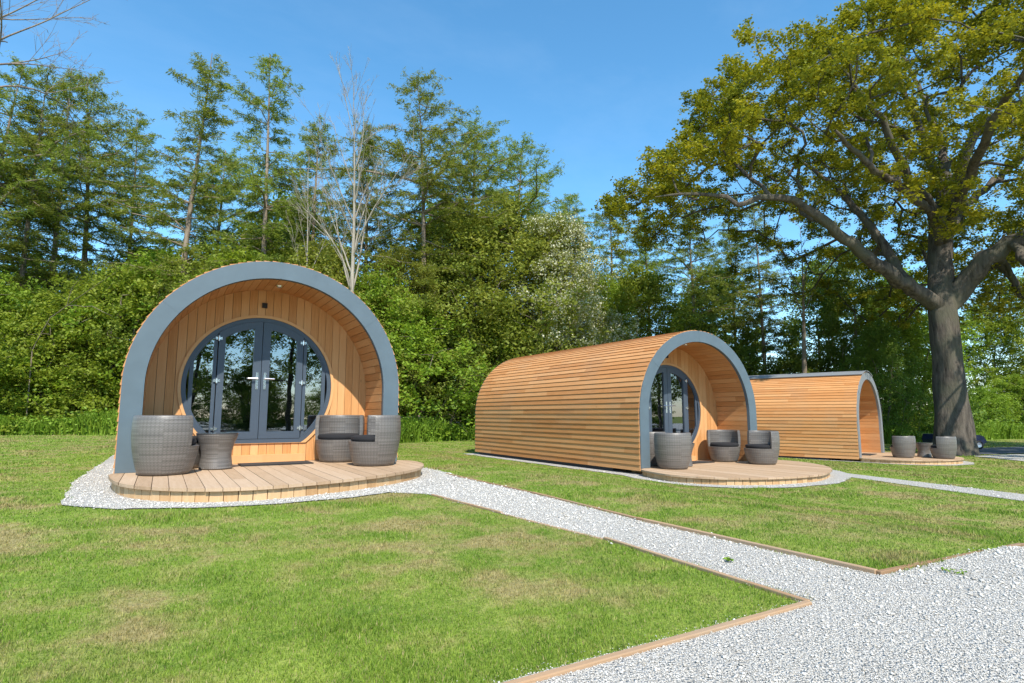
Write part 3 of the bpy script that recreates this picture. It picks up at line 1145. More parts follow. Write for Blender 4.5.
V = np.stack([X + x[:, None], Y + y[:, None], J[..., 2] + (gz(x) + lift + sz * .3)[:, None]], -1).reshape(-1, 3)
tri = np.array([[0, 1, 4], [1, 2, 4], [2, 3, 4], [3, 0, 4], [1, 0, 5], [2, 1, 5], [3, 2, 5], [0, 3, 5]])
F = (np.arange(n)[:, None, None] * 6 + tri[None]).reshape(-1, 3)
me = mesh_np('gravel', V, [F], attrs={'rnd': np.repeat(rng.random(n), 6)})
tag(link('gravel', me, M['stone']), kind='stuff')
# ================================================================ vegetation
class Skel:
    """branch skeleton grown towards target points; radii follow from what each branch carries"""
    def __init__(self):
        self.p = []; self.par = []; self.rmin = []; self.dist = []

    def add(self, p, par, rmin=0.0):
        self.p.append(np.asarray(p, float)); self.par.append(par); self.rmin.append(rmin)
        self.dist.append(0.0 if par < 0 else self.dist[par] + float(np.linalg.norm(self.p[-1] - self.p[par])))
        return len(self.p) - 1

    def line(self, pts, radii, par=-1, step=.35, wob=0.0):
        """polyline limb with given radii; returns index list"""
        idx = []
        for i, (q, r) in enumerate(zip(pts, radii)):
            q = np.asarray(q, float)
            if par < 0:
                par = self.add(q, -1, r); idx.append(par); continue
            a = self.p[par]; ra = self.rmin[par] if i else r
            n = max(1, int(np.linalg.norm(q - a) / step))
            for k in range(1, n + 1):
                t = k / n
                pt = a + (q - a) * t
                if k < n and wob: pt = pt + rng.normal(0, wob, 3)
                par = self.add(pt, par, ra + (r - ra) * t); idx.append(par)
        return idx

    def grow(self, targets, step=.4, up=.25, wob=.05, pen=.25, forbid=0):
        T = np.asarray(targets, float)
        root = self.p[0]
        order = np.argsort(np.linalg.norm(T - root, axis=1))
        tips = []
        for ti in order:
            t = T[ti]
            P = np.array(self.p)
            D = np.linalg.norm(P - t, axis=1) + pen * np.array(self.dist) * .3
            D[:forbid] = 1e9
            j = int(np.argmin(D))
            a = self.p[j]
            L = float(np.linalg.norm(t - a))
            if L < 1e-3: continue
            pd = a - self.p[self.par[j]] if self.par[j] >= 0 else np.array([0, 0, 1.0])
            pd = pd / (np.linalg.norm(pd) + 1e-9)
            c = a + pd * L * .35 + np.array([0, 0, up * L * .4]) + rng.normal(0, wob * L, 3)
            n = max(2, int(L / step))
            par = j
            for k in range(1, n + 1):
                s = k / n
                q = a * (1 - s) ** 2 + c * 2 * s * (1 - s) + t * s * s
                if k < n: q = q + rng.normal(0, wob * step, 3)
                par = self.add(q, par)
            tips.append(par)
        return tips

    def radii(self, tip=.012, ex=2.4):
        n = len(self.p)
        acc = np.zeros(n)
        r = np.zeros(n)
        kids = [0] * n
        for i in range(n): 
            if self.par[i] >= 0: kids[self.par[i]] += 1
        for i in range(n - 1, -1, -1):
            if kids[i] == 0: acc[i] = tip ** ex
            r[i] = max(acc[i] ** (1 / ex), self.rmin[i])
            if self.par[i] >= 0: acc[self.par[i]] += max(acc[i], 0)
        for i in range(n):
            if self.par[i] >= 0: r[i] = min(r[i], r[self.par[i]] * 1.0)
        return r

    def mesh(self, tip=.012, ex=2.4, flare=0.0, kmax=14, rcut=0.0):
        r = self.radii(tip, ex)
        n = len(self.p)
        P = np.array(self.p)
        ch = [[] for _ in range(n)]
        for i in range(n):
            if self.par[i] >= 0: ch[self.par[i]].append(i)
        V = []; F = {}
        def frame(d, u0=None):
            d = d / (np.linalg.norm(d) + 1e-9)
            u = u0 if u0 is not None else (np.array([1.0, 0, 0]) if abs(d[0]) < .8 else np.array([0, 1.0, 0]))
            u = u - d * u.dot(d); u = u / (np.linalg.norm(u) + 1e-9)
            return u, np.cross(d, u)
        nv = 0
        ring_of = {}
        def ring(c, u, w, rad, k, lump=0.0):
            nonlocal nv
            a = np.arange(k) * 2 * PI / k
            rr = rad * (1 + lump * np.sin(a * 3 + c[2] * 1.3) + lump * .8 * np.sin(a * 5 - c[2] * 2.1))
            V.append(c + np.outer(np.cos(a) * rr, u) + np.outer(np.sin(a) * rr, w))
            b = nv; nv += k
            return b
        stack = [(0, None)]
        for i0 in range(n):
            pass
        # walk chains
        starts = [(ch[0][0] if ch[0] else 0, 0, True)] if n > 1 else []
        for c in ch[0][1:]: starts.append((c, 0, False))
        while starts:
            i, j, main = starts.pop()
            if r[i] < rcut: continue
            rad0 = r[j] if main else min(r[i] * 1.15, r[j])
            k = 3 if rad0 < .018 else 4 if rad0 < .035 else 6 if rad0 < .09 else 9 if rad0 < .2 else kmax
            d = P[i] - P[j]
            u, w = frame(d)
            lump = .06 if rad0 > .2 else 0
            b0 = ring(P[j], u, w, rad0, k, lump)
            while True:
                nxt = None
                if ch[i]:
                    o = sorted(ch[i], key=lambda q: -r[q])
                    nxt = o[0]
                    for q in o[1:]: starts.append((q, i, False))
                dd = P[i] - P[j]
                if nxt is not None:
                    d2 = P[nxt] - P[i]
                    dd = dd / (np.linalg.norm(dd) + 1e-9) + d2 / (np.linalg.norm(d2) + 1e-9)
                u, w = frame(dd, u)
                b1 = ring(P[i], u, w, r[i] if nxt is not None else r[i] * .6, k, lump)
                a = np.arange(k); a2 = (a + 1) % k
                F.setdefault(4, []).append(np.stack([b0 + a, b0 + a2, b1 + a2, b1 + a], 1))
                b0 = b1
                if nxt is None or r[nxt] < rcut: break
                j, i = i, nxt
        return np.concatenate(V), [np.concatenate(F[4])]


def leaf_quads(c, size, aspect=.6, flat=.5, dirs=None, jitter=1.0):
    """diamond leaves at points c; returns verts, faces, per-vertex random"""
    n = len(c)
    nrm = rng.normal(0, 1, (n, 3)); nrm[:, 2] = np.abs(nrm[:, 2]) + flat
    nrm /= np.linalg.norm(nrm, axis=1)[:, None]
    t = rng.normal(0, 1, (n, 3)) if dirs is None else dirs + rng.normal(0, .35 * jitter, (n, 3))
    t -= nrm * (t * nrm).sum(1)[:, None]
    t /= np.linalg.norm(t, axis=1)[:, None] + 1e-9
    b = np.cross(nrm, t)
    s = (size * rng.uniform(.65, 1.35, n))[:, None]
    V = np.stack([c - t * s * .5, c + b * s * aspect * .5 + t * s * .08, c + t * s * .5, c - b * s * aspect * .5 + t * s * .08], 1)
    V[:, 1] += nrm * s * .08; V[:, 3] += nrm * s * .08
    return V.reshape(-1, 3), np.arange(4 * n).reshape(-1, 4), np.repeat(rng.random(n), 4)


def bunches(tips, per, nleaf, rb, rl, size, aspect=.62, flat=.5, squash=.75, clustr=None):
    """leaf bunches round twig tips: tips -> bunch centres -> leaves"""
    T = np.asarray(tips, float)
    n = len(T)
    off = rng.normal(0, 1, (n, per, 3)); off /= np.linalg.norm(off, axis=2)[..., None]
    off *= (rng.random((n, per, 1)) ** .45) * rb
    off[..., 2] *= squash
    B = (T[:, None] + off).reshape(-1, 3)
    m = len(B)
    tone = np.repeat(rng.random(m), nleaf)
    o2 = rng.normal(0, rl * .55, (m, nleaf, 3)); o2[..., 2] *= .7
    C = (B[:, None] + o2).reshape(-1, 3)
    V, F, rd = leaf_quads(C, size, aspect, flat)
    rd = np.clip(.55 * rd + .45 * np.repeat(tone, 4), 0, 1)
    return V, F, rd, B


def add_tree(kind, trunk_me, crown_me, trunk_mat, crown_mat, crown_name='crown'):
    root = empty(kind)
    link('trunk', trunk_me, trunk_mat, root)
    if crown_me is not None: link(crown_name, crown_me, crown_mat, root)
    return root


# ---------------------------------------------------------------- the old oak
OD = 22.4
OX, OY = at(953, OD)
OB = gzf(OX)
sk = Skel()
A3 = lambda px, py, dd=0.0: at3(px, py, OD + dd)
pxm = OD / FPX
tr_pts = [(953, 458, 0), (953, 440, 0), (952, 405, 0), (949, 370, 0), (945, 340, 0), (942, 308, 0)]
tr_rad = [.84, .65, .555, .49, .475, .56]
trunk_i = sk.line([A3(*p) for p in tr_pts], tr_rad, step=.3)
fork = trunk_i[-1]
f2 = trunk_i[-3]
def limb(start, pts, rads, wob=.05):
    return sk.line([A3(*p) for p in pts], [r * pxm for r in rads], par=start, step=.4, wob=wob)
L1 = limb(fork, [(922, 294, -.3), (893, 275, -.8), (868, 258, -1.3), (845, 240, -1.8), (815, 214, -2.4), (793, 199, -2.8), (760, 197, -3.2), (738, 205, -3.4), (712, 195, -3.6), (680, 194, -3.8), (655, 197, -4.0)],
          [7.6, 6.6, 5.6, 4.9, 4.1, 3.2, 2.6, 2.1, 1.6, 1.1, .6])
near = lambda chain, px, py: min(chain, key=lambda i: np.linalg.norm(sk.p[i] - A3(px, py, (sk.p[i] - A3(px, py))[1] * .0)))
L2 = limb(near(L1, 905, 283), [(890, 255, .6), (872, 228, 1.2), (858, 212, 1.6), (838, 190, 2.2), (812, 168, 2.6), (785, 152, 3.0)], [4.8, 4.2, 3.6, 2.8, 2, 1.1])
C1 = limb(fork, [(941, 270, .3), (941, 238, .5), (944, 205, .7), (934, 172, 1.0), (926, 140, 1.4), (908, 105, 1.8), (893, 62, 2.2), (880, 20, 2.4)], [11, 10.5, 8, 4.6, 3.8, 3, 2, 1.2])
c_mid = near(C1, 941, 238); c_hi = near(C1, 944, 205)
limb(c_hi, [(915, 188, -.8), (899, 158, -1.4), (886, 130, -1.8), (868, 100, -2.2), (846, 72, -2.5)], [4.4, 3.7, 3.2, 2.4, 1.3])
limb(c_hi, [(960, 182, -.6), (965, 155, -1.0), (978, 128, -1.4), (1000, 112, -1.8), (1040, 90, -2.0)], [5.8, 5, 4, 3, 1.8])
limb(c_mid, [(965, 205, 1.6), (985, 190, 2.4), (1020, 160, 3.5), (1060, 120, 4.5)], [4.5, 3.8, 3, 1.8])
limb(c_mid, [(930, 210, -1.5), (905, 190, -3.0), (870, 165, -4.5), (835, 130, -6)], [4.2, 3.5, 2.6, 1.5])
limb(c_mid, [(950, 190, 2.0), (940, 140, 4.0), (920, 90, 6.0), (900, 50, 7.5)], [4.6, 3.8, 2.8, 1.7])
limb(c_mid, [(960, 200, -2.0), (975, 160, -4.0), (1000, 110, -6.0), (1030, 60, -7.5)], [4.6, 3.8, 2.8, 1.7])
R1 = limb(fork, [(962, 288, -.2), (985, 258, -.8), (1008, 243, -1.2), (1035, 234, -1.6), (1075, 222, -2.0), (1120, 190, -2.4)], [9.5, 8.8, 7.6, 6.8, 5.2, 3])
limb(near(R1, 1008, 243), [(1030, 262, -2.5), (1050, 290, -3.5), (1060, 320, -4.5)], [4, 3, 2])
limb(near(R1, 985, 258), [(1005, 270, 1.5), (1020, 290, 3), (1030, 305, 4)], [4, 3, 2])
NB_OAK = len(sk.p)
# leaf bunch targets through the crown volume
ctr = A3(953, 180)
cx, cy = OX, OY
tg = []
gap = rng.random((40, 3)) * np.array([26, 26, 14]) + np.array([-13, -13, 3])
vx = np.array([CR.x, CR.y]); vy = np.array([CF.x, CF.y])
while len(tg) < 1550:
    a, b, z = rng.uniform(-13.2, 13.0), rng.uniform(-11.5, 11.5), rng.uniform(3.2, 17.5)
    e = math.sqrt((a / (12.9 if a < 0 else 13.2)) ** 2 + (b / 11.5) ** 2)
    ztop = 7.3 + 9.0 * max(0, 1 - e ** 1.9) ** .7 + .5 * math.sin(a * 1.3) + .4 * math.sin(b * 1.7 + 1)
    zlow = 6.2 + 1.3 * e - 1.0 * math.cos(a * .5)
    if a > 1.5: zlow -= 2.9 * min(1, (a - 1.5) / 1.5) 
    zlow += 1.15 * min(1, max(0, (-a - 3.5) / 4))
    if e > 1 or z > ztop or z < zlow: continue
    # denser towards the outer surface, layered, with gaps
    depth_in = ztop - z
    pr = .95 if depth_in < 1.6 else (.55 if depth_in < 3.2 else .2)
    if e > .8: pr = max(pr, .7)
    if z < 7.0 and a > 1.5: pr = max(pr, .5)
    if rng.random() > pr: continue
    if b < -8.0 + max(0, a) * -.4: continue
    if np.min(np.linalg.norm(gap - np.array([a, b, z]), axis=1)) < 1.15: continue
    P = np.array([cx, cy, 0]) + np.array([vx[0] * a + vy[0] * b, vx[1] * a + vy[1] * b, z])
    tg.append(P)
tips = sk.grow(tg, step=.55, up=.12, wob=.09, pen=.22, forbid=len(trunk_i))
org = np.array([OX, OY, OB])
tv, tf = sk.mesh(tip=.016, ex=2.15, kmax=22)
tv = tv - org
# buttressed root flare
zz = tv[:, 2]
T = np.array([sk.p[i] for i in tips]) - org
# a few intermediate points also carry leaves
bv, bf, brd, B = bunches(T, 7, 38, .58, .19, .105, aspect=.8, flat=.9, squash=.7)
oak = add_tree('oak_tree', mesh_np('oak_trunk', tv, tf, smooth=True), mesh_np('oak_crown', bv, [bf], attrs={'rnd': brd}), M['oakbark'], M['oakleaf'])
oak.location = (OX, OY, OB)
tag(oak, 'huge old spreading oak with bronze green young leaves and a thick grey trunk', 'tree')


def edge_line(t):
    """foot of the woodland from left to right"""
    P = [(-200, 22.0), (-40, 22.5), (60, 22.8), (110, 22.9), (200, 23), (300, 23), (400, 23), (470, 25.5), (560, 27.5), (680, 30), (740, 32), (820, 31), (900, 30), (930, 31), (1000, 36), (1150, 36)]
    return np.interp(t, [p[0] for p in P], [p[1] for p in P])


def dshift(px):
    O = [(-200, 17.0), (110, 18.2), (200, 20.5), (300, 22), (400, 22.4), (470, 22.6), (560, 24.5), (680, 27.5), (740, 29.5), (900, 28.0), (1000, 33.0), (1150, 33)]
    return float(edge_line(px) - np.interp(px, [p[0] for p in O], [p[1] for p in O]))


# ---------------------------------------------------------------- larches / conifers
def make_larch(H=16.0, rb=.20, start=.3, maxlen=2.6, dens=1.0, lean=0.0, irregular=.3, seed=0, tuft=.18, bend=None, flat_top=False):
    g = np.random.default_rng(seed)
    s = Skel()
    n = 26
    pts = []
    ph = g.random() * 7
    for i in range(n + 1):
        t = i / n
        pts.append(np.array([lean * t * t + .12 * math.sin(t * 5 + ph) * t, .10 * math.sin(t * 4 + ph * 2) * t, H * t]))
    ids = s.line(pts, [max(.02, rb * (1 - t) ** .8) for t in np.linspace(0, 1, n + 1)], step=.7)
    P = np.array([s.p[i] for i in ids]); zP = P[:, 2]
    TP = []; TD = []
    z = H * start
    az = g.random() * 7
    sect = g.random(8) * irregular  # missing sectors
    while z < H * .985:
        t = (z - H * start) / (H * (1 - start))
        shape = (min(1, .45 + t * 2.2) * (1 - t) ** .65 + .10) if not flat_top else (min(1, .35 + t * 1.2) * (1 - t ** 4) + .12)
        for k in range(int(g.integers(2, 5))):
            az += 2.4 + g.normal(0, .5)
            if g.random() < sect[int(az * 8 / (2 * PI)) % 8] + (1 - dens) * .5: continue
            L = maxlen * shape * g.uniform(.45, 1.2)
            if g.random() < .06 * irregular * 3: L *= 1.5
            if L < .25: continue
            j = int(np.argmin(np.abs(zP - z)))
            base = s.p[ids[j]].copy(); base[2] = z if abs(z - zP[j]) < .5 else zP[j]
            d = np.array([math.cos(az), math.sin(az), 0])
            rise = g.uniform(.05, .38) + .5 * t * g.random()
            par = ids[j]
            pp = []
            m = 5
            for q in range(1, m + 1):
                u = q / m
                hgt = rise * L * u - .42 * L * u * u * (1 - .4 * t) + .16 * L * u ** 4
                pt = base + d * L * u + np.array([0, 0, hgt]) + g.normal(0, .03 * L, 3)
                par = s.add(pt, par, max(.006, .030 * (L / 2.5) * (1 - u * .85)))
                pp.append(pt)
            pp = np.array([base] + pp)
            nt = int(7 + L * 9)
            for q in range(nt):
                u = g.uniform(.16, 1.0)
                f = u * m; i0 = min(int(f), m - 1)
                c = pp[i0] + (pp[i0 + 1] - pp[i0]) * (f - i0)
                sd = 1 if g.random() < .5 else -1
                lat = np.array([-d[1], d[0], 0]) * sd
                sl = (.18 + .42 * L * .35 * (1.15 - u)) * g.uniform(.5, 1.2)
                dr = d * g.uniform(.3, .9) + lat * g.uniform(.5, 1.0) + np.array([0, 0, g.uniform(-.55, .15)])
                dr /= np.linalg.norm(dr)
                ns = max(2, int(sl / .085))
                for w in range(ns):
                    v = (w + g.random()) / ns
                    TP.append(c + dr * sl * v + np.array([0, 0, -.12 * sl * v * v]) + g.normal(0, .03, 3)); TD.append(dr + g.normal(0, .45, 3))
        z += .19 / dens * g.uniform(.7, 1.5) * (H / 16)
    TP = np.repeat(np.array(TP), 3, 0); TD = np.repeat(np.array(TD), 3, 0) + g.normal(0, .35, (len(TP), 3)); TP = TP + g.normal(0, .05, TP.shape)
    V, F, rd = leaf_quads(TP, tuft, .17, .7, dirs=TD)
    tv, tf = s.mesh(tip=.006, ex=2.3)
    return mesh_np('larch_trunk', tv, tf, smooth=True), mesh_np('larch_crown', V, [F], attrs={'rnd': rd})


LARCH = [make_larch(16, .17, .30, 3.0, .95, .5, .4, 1), make_larch(16, .18, .22, 3.2, 1.0, -.3, .3, 2), make_larch(16, .16, .36, 2.9, .9, .3, .45, 3),
         make_larch(16, .20, .20, 3.5, 1.0, 0, .25, 4, flat_top=True), make_larch(16, .17, .14, 3.4, 1.1, -.4, .25, 5), make_larch(16, .18, .30, 3.5, .95, -.9, .5, 6, flat_top=True)]
LD = [  # picture column, distance, top row, variant, label, rotation
    (6, 23.5, 70, 2, 'larch at the left border of the woodland, leaning into bare branches', 1),
    (40, 26, 62, 0, 'dense larch second from the left border, its top mixed with bare twigs', 2),
    (76, 29, 84, 5, 'broad larch with a dark upper trunk, between the dense larch and the ragged topped one', 0.4),
    (118, 31, 118, 2, 'low larch directly left of the ragged topped pale trunked larch', 3.3),
    (172, 24.5, 46, 0, 'tall ragged larch with a pale bare trunk, behind the front on pod left shoulder', .6),
    (206, 31, 150, 3, 'short larch filling the gap between the two tallest ragged larches', 2.2),
    (256, 25.5, 58, 2, 'tall thin larch with a forked leader, straight above the front on pod', 4.0),
    (308, 29, 118, 1, 'larch standing behind the pale leafless tree, on its left', 5.1),
    (362, 31, 128, 4, 'larch showing between the twigs on the right of the pale leafless tree', 1.3),
    (425, 27, 84, 5, 'bushy larch with the highest top right of the leafless tree', .2),
    (470, 28.5, 120, 3, 'wide larch with sloping right side, just right of the bushiest one', 2.6),
    (516, 29.5, 134, 5, 'last of the tall larches before the open sky, its bent top pointing right', 3.6),
    (566, 33, 192, 4, 'larch rising behind the white blossomed hawthorn', 3.0),
    (612, 34, 196, 1, 'larch under the outermost tip of the oak branch', 1.9),
    (652, 33, 208, 4, 'larch in the dark group right of the hawthorn', 4.6),
    (698, 34, 212, 3, 'dark broad larch above the pod with the long side wall', 5.5),
    (738, 36, 222, 1, 'narrow dark larch right above the grey arch of the side-showing pod', .9),
    (768, 34, 203, 2, 'thin drooping larch with see-through crown, left of the small dead tree', 2.9),
    (-40, 22, 60, 5, 'larch cut by the picture edge on the left', 2.9),
    (838, 40, 262, 2, 'slim dark larch behind the ridge of the farthest pod', 1.2),
]
for px, D, py, v, lab, rot in LD:
    D += dshift(px)
    tm, cm = LARCH[v]
    t = add_tree('larch_tree', tm, cm, M['larchbark'], M['larchleaf'])
    X, Y = at(px, D)
    zb = gzf(X) - .05
    sc = (zat(py, D) - zb) / 16.0
    t.location = (X, Y, zb); t.rotation_euler = (0, 0, rot); t.scale = (sc * 1.0, sc * 1.0, sc)
    tag(t, lab, 'tree', 'larches of the woodland edge')


# ---------------------------------------------------------------- broadleaved trees, shrubs, bare trees
def make_broad(H=6.0, W=2.6, stems=3, ntips=150, per=6, nleaf=13, leaf=.15, rb=.62, low=.08, r0=.07, seed=0, crownbase=.1, shell=.6, flat=.4, tipr=.008):
    global rng
    keep = rng
    rng = np.random.default_rng(seed)
    s = Skel()
    root = s.add((0, 0, 0), -1, r0 * 1.3)
    for k in range(stems):
        a = k * 2 * PI / stems + rng.random()
        sp = (.16 + .12 * rng.random()) * W if stems > 1 else .02
        s.line([np.array([0, 0, .02]), np.array([math.cos(a) * sp * .5, math.sin(a) * sp * .5, H * .18]), np.array([math.cos(a) * sp, math.sin(a) * sp, H * .42]), np.array([math.cos(a) * sp * 1.5, math.sin(a) * sp * 1.5, H * .66])],
               [r0, r0 * .85, r0 * .6, r0 * .35], par=root, step=.4, wob=.04)
    tg = []
    lob = [(rng.uniform(0, 2 * PI), rng.uniform(.25, .9), rng.uniform(.5, .95)) for _ in range(9)]
    while len(tg) < ntips:
        a = rng.uniform(0, 2 * PI); z = rng.uniform(crownbase, 1)
        prof = math.sin(PI * min(1, (.16 + .84 * (z - crownbase) / (1 - crownbase))) ** .8) ** .6
        lump = 1 + .28 * math.sin(a * 3 + seed + z * 4) + .18 * math.sin(a * 5 - z * 7 + seed * 2)
        rr = W * prof * lump * .85
        q = rng.random() ** (1 / (2 + 2 * shell))
        tg.append((math.cos(a) * rr * q, math.sin(a) * rr * q, H * (z * .96 + .02) + rng.normal(0, .12)))
    tips = s.grow(tg, step=.45, up=.3, wob=.10, pen=.15)
    tv, tf = s.mesh(tip=tipr, ex=2.3, rcut=0)
    T = np.array([s.p[i] for i in tips])
    V, F, rd, B = bunches(T, per, nleaf, rb, rb * .34, leaf, .62, flat, .8)
    ok = np.repeat(V.reshape(-1, 4, 3)[:, :, 2].min(1) > .02, 4)
    idx = np.flatnonzero(ok.reshape(-1, 4)[:, 0])
    V = V.reshape(-1, 4, 3)[idx].reshape(-1, 3); rd = rd.reshape(-1, 4)[idx].ravel()
    F = np.arange(len(V)).reshape(-1, 4)
    rng = keep
    return mesh_np('stem_wood', tv, tf, smooth=True), mesh_np('leaf_mass', V, [F], attrs={'rnd': rd})


BUSH = [make_broad(5, 2.4, 5, 170, 7, 24, .105, .60, seed=21, crownbase=.03), make_broad(5, 2.9, 6, 190, 7, 24, .105, .62, seed=22, crownbase=.02),
        make_broad(6, 2.6, 4, 180, 7, 24, .105, .66, seed=23, crownbase=.05), make_broad(4, 2.6, 6, 150, 7, 24, .10, .55, seed=24, crownbase=.0)]
OLIVE = [make_broad(8.5, 3.6, 5, 260, 7, 26, .105, .75, seed=31, crownbase=.04), make_broad(7, 3.0, 5, 210, 7, 26, .105, .7, seed=32, crownbase=.04)]
TREE = [make_broad(11, 3.2, 1, 210, 6, 20, .14, .72, seed=41, crownbase=.26, r0=.16), make_broad(9, 3.0, 2, 190, 6, 20, .14, .70, seed=42, crownbase=.18, r0=.12)]


def plant_broad(kind, src, px, D, py, lab, cat, group, leafm, rot, wide=1.0, base_h=None, stemm='twig'):
    tm, cm = src
    t = add_tree(kind, tm, cm, None, None, 'crown')
    for ch in t.children:
        # material per object so that copies may share mesh data
        if not ch.data.materials: ch.data.materials.append(None)
        ch.material_slots[0].link = 'OBJECT'
        ch.material_slots[0].material = M[stemm] if ch.name.startswith('trunk') else M[leafm]
    X, Y = at(px, D)
    zb = gzf(X) - .03
    H = max(v.co.z for v in cm.vertices) if base_h is None else base_h
    sc = (zat(py, D) - zb) / H
    t.location = (X, Y, zb); t.rotation_euler = (0, 0, rot); t.scale = (sc * wide, sc * wide, sc)
    tag(t, lab, cat, group)
    return t


HB = {id(s): max(v.co.z for v in s[1].vertices) for s in BUSH + OLIVE + TREE}
G1 = 'shrubs along the woodland edge'
SH = [  # px, D, top row, mesh, label, leaf, width
    (-28, 18.6, 262, BUSH[1], 'bright green shrub cut by the left picture edge', 'bushleaf', 1.0),
    (20, 19.6, 292, BUSH[0], 'rounded bright shrub low at the left of the woodland edge', 'bushleaf', 1.1),
    (58, 18.8, 332, BUSH[3], 'low spreading shrub in front of the thin forked dead branch', 'bushleaf', 1.15),
    (78, 21.8, 268, BUSH[2], 'taller darker shrub behind the forked dead branch', 'darkleaf', 1.05),
    (112, 20.2, 262, BUSH[1], 'full bright shrub touching the left edge of the front on pod', 'bushleaf', 1.0),
    (150, 22.6, 246, BUSH[0], 'shrub rising behind the left shoulder of the front on pod', 'bushleaf', 1.05),
    (205, 23.6, 242, OLIVE[1], 'twiggy shrub just above the left side of the front on pod arch', 'olivebush', 1.0),
    (262, 24.2, 238, BUSH[1], 'shrub peeping over the crown of the front on pod', 'bushleaf', 1.1),
    (318, 23.8, 236, OLIVE[1], 'olive green shrub at the foot of the pale leafless tree', 'olivebush', 1.0),
    (372, 24.0, 262, BUSH[2], 'shrub right behind the right shoulder of the front on pod', 'bushleaf', 1.0),
    (418, 24.0, 300, BUSH[3], 'bright low shrub just right of the front on pod', 'bushleaf', 1.2),
    (398, 25.2, 240, OLIVE[0], 'pale twiggy willow like shrub behind the low bright one', 'olivebush', .8),
    (458, 25.2, 212, OLIVE[0], 'tall olive shrub with sloping top in the middle of the picture', 'olivebush', 1.05),
    (450, 23.4, 322, BUSH[0], 'shadowy leafy shrub at the rear corner of the side-showing pod', 'darkleaf', 1.1),
    (506, 25.6, 196, OLIVE[1], 'large green shrub left of the white blossoms', 'olivebush', 1.1),
    (500, 24.2, 300, BUSH[2], 'mid height shrub over the rear end of the side-showing pod', 'bushleaf', 1.1),
    (596, 26.8, 268, OLIVE[0], 'green shrub below the white blossoms, behind the side-showing pod roof', 'bushleaf', .9),
    (640, 28.0, 262, OLIVE[1], 'shrub above the middle of the side-showing pod roof', 'bushleaf', 1.0),
    (690, 29.0, 305, BUSH[2], 'shrub behind the grey arch of the side-showing pod', 'darkleaf', 1.1),
    (800, 31, 348, BUSH[1], 'dark understorey shrub behind the roof of the farthest pod', 'darkleaf', 1.2),
    (738, 31, 342, BUSH[0], 'dark shrub between the side-showing pod and the farthest pod', 'darkleaf', 1.2),
    (884, 27.0, 318, OLIVE[1], 'dark leafy shrub between the farthest pod and the oak trunk', 'darkleaf', .8),
    (912, 29.5, 300, BUSH[2], 'sunlit shrub directly left of the oak trunk', 'bushleaf', .9),
    (985, 38, 384, BUSH[3], 'bright shrub right of the oak trunk beyond the track', 'bushleaf', 1.2),
    (1016, 39, 372, BUSH[1], 'shrub at the right picture edge beyond the track', 'bushleaf', 1.2),
    (1050, 38, 366, BUSH[0], 'shrub past the right picture edge beyond the track', 'darkleaf', 1.2),
]
for i, (px, D, py, src, lab, lm, wd) in enumerate(SH):
    D += dshift(px) + 2.3
    plant_broad('shrub', src, px, D, py, lab, 'shrub', G1, lm, i * 1.7, wd * 1.0, HB[id(src)])

# hawthorn in blossom: a shrub with a second, white crown part
haw = plant_broad('hawthorn', OLIVE[0], 550, 28.6, 205, 'hawthorn shrub covered in white blossom on its right side', 'shrub', None, 'olivebush', 2.0, .85, HB[id(OLIVE[0])])
src = OLIVE[0][1]
co = np.empty(len(src.vertices) * 3, np.float32); src.vertices.foreach_get('co', co)
cen = co.reshape(-1, 4, 3).mean(1)
vr = Vector((CR.x, CR.y, 0)); vr.rotate(Matrix.Rotation(-2.0, 3, 'Z'))
side = cen[:, 0] * vr.x + cen[:, 1] * vr.y
ra = np.linalg.norm(cen[:, :2], axis=1)
okc = (side > -.9 + .9 * np.sin(cen[:, 2] * 2)) & (cen[:, 2] > 3.4) & (rng.random(len(cen)) < .38) & (ra > 1.0)
C = cen[okc] * np.array([1.03, 1.03, 1.0]) + rng.normal(0, .06, (okc.sum(), 3))
V, F, rd = leaf_quads(np.repeat(C, 4, 0) + rng.normal(0, .06, (4 * len(C), 3)), .075, .8, .3)
link('blossom', mesh_np('blossom', V, [F], attrs={'rnd': rd}), M['blossom'], haw)

TR = [
    (862, 33, 236, TREE[0], 'slender leafy tree left of the oak trunk, under its long low limb', 'darkleaf', .75),
    (825, 36, 256, TREE[1], 'loose small leaved tree behind the small dead tree', 'darkleaf', .9),
    (905, 36, 262, TREE[1], 'yellow green tree close behind the oak trunk on its left', 'bushleaf', 1.0),
    (990, 46, 300, TREE[1], 'leafy tree just right of the oak trunk', 'bushleaf', 1.0),
    (1035, 44, 270, TREE[0], 'tree behind the oak at the right picture edge', 'bushleaf', 1.1),
    (720, 38, 262, TREE[1], 'dim tree in the wood behind the arch of the side-showing pod', 'darkleaf', 1.1),
    (130, 33, 240, TREE[0], 'leafy tree deep in the wood behind the bright left shrubs', 'darkleaf', 1.0),
    (20, 31, 250, TREE[1], 'leafy tree deep in the wood at the left border', 'darkleaf', 1.1),
    (280, 34, 190, TREE[1], 'leafy tree in the wood straight above the front on pod doors', 'darkleaf', 1.1),
    (440, 34, 190, TREE[0], 'leafy tree in the wood behind the tall olive shrub', 'darkleaf', 1.1),
]
for i, (px, D, py, src, lab, lm, wd) in enumerate(TR):
    D += dshift(px)
    plant_broad('broadleaf_tree', src, px, D, py, lab, 'tree', 'broadleaved trees in the wood', lm, i * 2.3 + .5, wd, HB[id(src)], 'larchbark')


